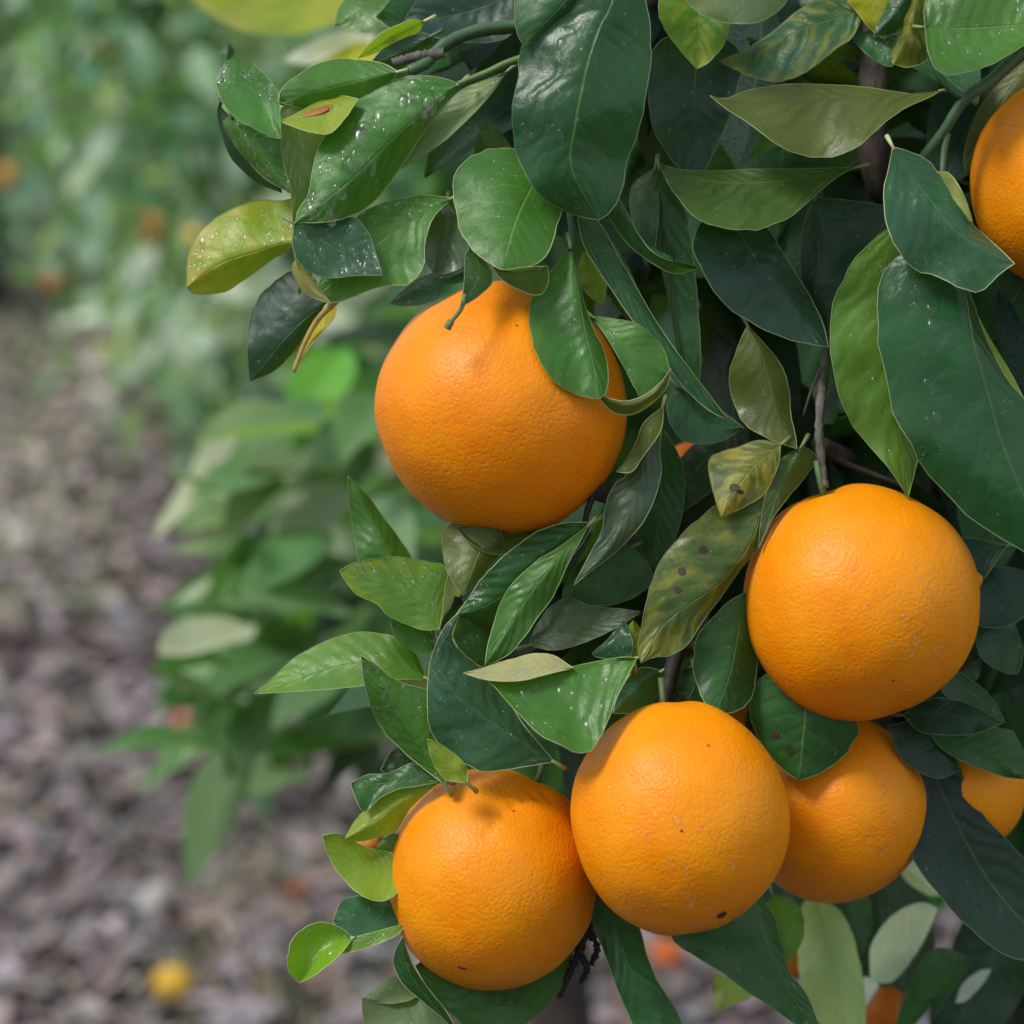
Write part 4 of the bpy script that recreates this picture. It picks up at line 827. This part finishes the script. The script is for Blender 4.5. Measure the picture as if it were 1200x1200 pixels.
for base, tip, w, c in (((372, 508), (228, 504), 40, PG), ((378, 530), (252, 600), 44, PG), ((265, 578), (208, 534), 32, PG), ((350, 680), (216, 616), 34, PG),
                        ((295, 714), (186, 692), 34, MG2), ((402, 712), (276, 722), 56, PG), ((295, 733), (186, 790), 40, PG2), ((295, 838), (165, 806), 36, PG),
                        ((268, 884), (128, 852), 30, MG2), ((352, 808), (262, 890), 52, MG2), ((292, 862), (206, 992), 48, MG2), ((402, 408), (346, 508), 60, (.10, .30, .03)),
                        ((408, 572), (318, 608), 40, PG2), ((340, 772), (235, 792), 34, MG2), ((425, 762), (325, 796), 40, MG2), ((390, 628), (295, 642), 40, MG2), ((425, 592), (478, 622), 34, PG),
                        ((400, 862), (325, 904), 36, 'g'), ((485, 642), (436, 598), 34, PG2), ((505, 642), (540, 596), 38, PG), ((330, 560), (245, 530), 36, MG2), ((400, 480), (300, 470), 40, MG2),
                        ((330, 640), (255, 655), 32, 'g'), ((420, 660), (340, 690), 40, MG2), ((330, 850), (240, 860), 34, MG2), ((270, 780), (185, 765), 30, 'g'), ((440, 520), (395, 450), 40, PG), ((460, 470), (400, 500), 40, MG2)):
    M2(base, tip, w * 1.2, 1.45 + random.uniform(-.05, .08), c)
for i in range(34):
    y = random.uniform(470, 900); x = random.uniform(275, 470); ln = random.uniform(90, 140); an = random.gauss(.18, .35)
    M2((x, y), (x - ln * math.cos(an), y + ln * math.sin(an)), random.uniform(30, 46), random.uniform(1.52, 1.68), random.choice([PG, PG, PG2, MG2, 'mg']))
n2 = 0
while n2 < 150:
    y = random.uniform(380, 960); x = random.uniform(235, 720); d = random.uniform(1.58, 2.2)
    if x < np.interp(y, [380, 450, 520, 600, 700, 800, 900, 960], [420, 300, 280, 290, 290, 270, 300, 340]) + random.uniform(0, 60): continue
    if y > 900 and x < 480 and random.random() < .7: continue
    place_leaf(T2, leaf_matrix(PD(x, y - 20, d), Vector((-.7, -.6, .1)), random.uniform(.06, .085), .45), COLR[random.choice(['dg', 'mg', 'g', 'lg', 'dk'])], 0., .7); n2 += 1
mats = []; cols = []
while len(mats) < 1500:
    d = Vector((random.gauss(0, 1), random.gauss(0, 1), random.gauss(0, 1))).normalized(); pos = Vector((.10, 2.32, 1.2)) + Vector((d.x * .36, d.y * .4, d.z * .78)) * random.random() ** .5
    x, y, dep = to_px(pos)
    if x < np.interp(y, [0, 330, 450, 520, 600, 700, 800, 900, 960], [520, 420, 330, 310, 320, 320, 300, 350, 420]): continue
    mats.append(shell_matrix(pos, d, random.uniform(.06, .085))); cols.append(jit(COLR[random.choice(['dk', 'dg', 'mg', 'g'])]))
foliage('leaves', mats, cols, T2, 'stuff')

# ------------------------------------------------------------------ far trees of the orchard
def far_tree(x, y, rx, rz, h0, label, n=2600, leaf=(.075, .11)):
    t = thing('orange_tree', label, 'tree', (x, y, 0), 'blurred orange trees along the row behind')
    hz = h0 + rz
    wtube('trunk', [(x, y, -.05), (x + .03, y, hz * .5), (x - .02, y + .02, hz)], .05, .025, M_BARK, t, 9, .1)
    mats = []; cols = []
    cl = []
    for i in range(90):
        d = Vector((random.gauss(0, 1), random.gauss(0, 1), random.gauss(0, 1))).normalized(); q = random.uniform(.78, 1.05)
        cl.append((d, Vector((x + d.x * rx * q, y + d.y * rx * q, hz + d.z * rz * q)), random.choice([(.04, .11, .07), (.08, .19, .11), (.13, .25, .16), (.18, .31, .22), (.24, .37, .28), (.30, .42, .34), (.37, .48, .41), (.48, .57, .52)])))  # palest clump tints put bright sky reflection into the leaf colour
    for i in range(n):
        d, c, cn_ = random.choice(cl); pos = c + Vector((random.gauss(0, .09), random.gauss(0, .09), random.gauss(0, .09)))
        if pos.z < .12: continue
        mats.append(shell_matrix(pos, d, random.uniform(*leaf))); cols.append(jit(COLR[cn_] if isinstance(cn_, str) else cn_, .3))
    foliage('crown', mats, cols, t)
    return t
far_tree(-.10, 3.75, .48, .95, .22, 'third orange tree in the row, dark green foliage behind the long blurred leaves')
far_tree(-.36, 5.1, .50, .95, .05, 'fourth orange tree in the row, its skirt meeting the mulch at mid left')
far_tree(-.74, 6.5, .54, 1.05, .05, 'fifth orange tree in the row, left of the yellowing leaf with an orange in it')
far_tree(-1.75, 7.9, .75, 1.05, .15, 'sixth orange tree, its foot where the path meets the left edge', 3000)
far_tree(-2.7, 9.4, .95, 1.15, .15, 'seventh orange tree, filling the left edge above the path', 3400)
far_tree(-1.1, 9.8, .9, 1.2, .15, 'eighth orange tree, highest blur near the upper left corner', 3400)
far_tree(.1, 7.2, .8, 1.1, .15, 'distant orange tree glimpsed behind the yellowing leaf cluster', 2600)
far_tree(.9, 4.6, .7, 1.0, .4, 'distant orange tree glimpsed through gaps at the right', 1400)
# unseen next row, added to shade the leaves and darken their reflections
for x_, y_, n_ in ((-1.9, -1.5, 'unseen orange tree added behind the viewer at the left for shade and reflections'), (-.4, -1.9, 'unseen orange tree added straight behind the viewer for shade and reflections'), (1.2, -2.3, 'unseen orange tree added behind the viewer at the right for shade and reflections')):
    far_tree(x_, y_, .8, .85, .2, n_, 1800, (.08, .12))['group'] = 'unseen orange trees added behind the viewer for shade and reflections'
# leaf hanging out of focus at the top, its backlit brightness put into the colour
L((500, -60), [(400, -25), (310, 5)], (215, -8), [(420, -80), (320, -60), (250, -35)], [(460, -10), (415, 14), (380, 32), (330, 42), (285, 36), (245, 15)], (1500, 1500), (60, -50), (.20, .28, .010), yel=.7, vein=.4, pet=0, gloss=.6, label='large blurred yellow-green leaf at the top edge')
L((440, 40), [(405, 58)], (330, 72), [(400, 35), (355, 55)], [(425, 68), (370, 76)], (1300, 1300), (0, -40), 'wh', vein=.1, pet=0)
L((450, 55), [(420, 62)], (370, 75), [(420, 50)], [(430, 78), (395, 80)], (1200, 1200), (0, -40), 'ye', pet=0)
for px, py, r, d, col, lab in ((125, 57, 16, 4.5, (.45, .20, .04), 'blurred orange high in the far trees, upper left'), (10, 207, 15, 6.8, (.5, .26, .06), 'blurred orange at the left edge, upper part of the far trees'),
                               (180, 266, 18, 4.4, (.55, .17, .03), 'brightest blurred orange left of the yellowing leaf'), (65, 330, 15, 6.5, (.42, .13, .04), 'blurred reddish orange low at the left above the path'),
                               (195, 514, 11, 4.4, (.40, .18, .04), 'dim blurred orange near the ground at mid left'), (228, 276, 9, 3.2, (.8, .45, .02), 'small yellow fruit peeping out behind the yellowing leaf tip'),
                               (178, 165, 12, 5.6, (.5, .2, .05), 'faint dull orange in the middle of the far foliage')):
    make_orange(px, py, 0, r, lab, (0, -.9, .3), col, sub=3, depth=d, seed=px)
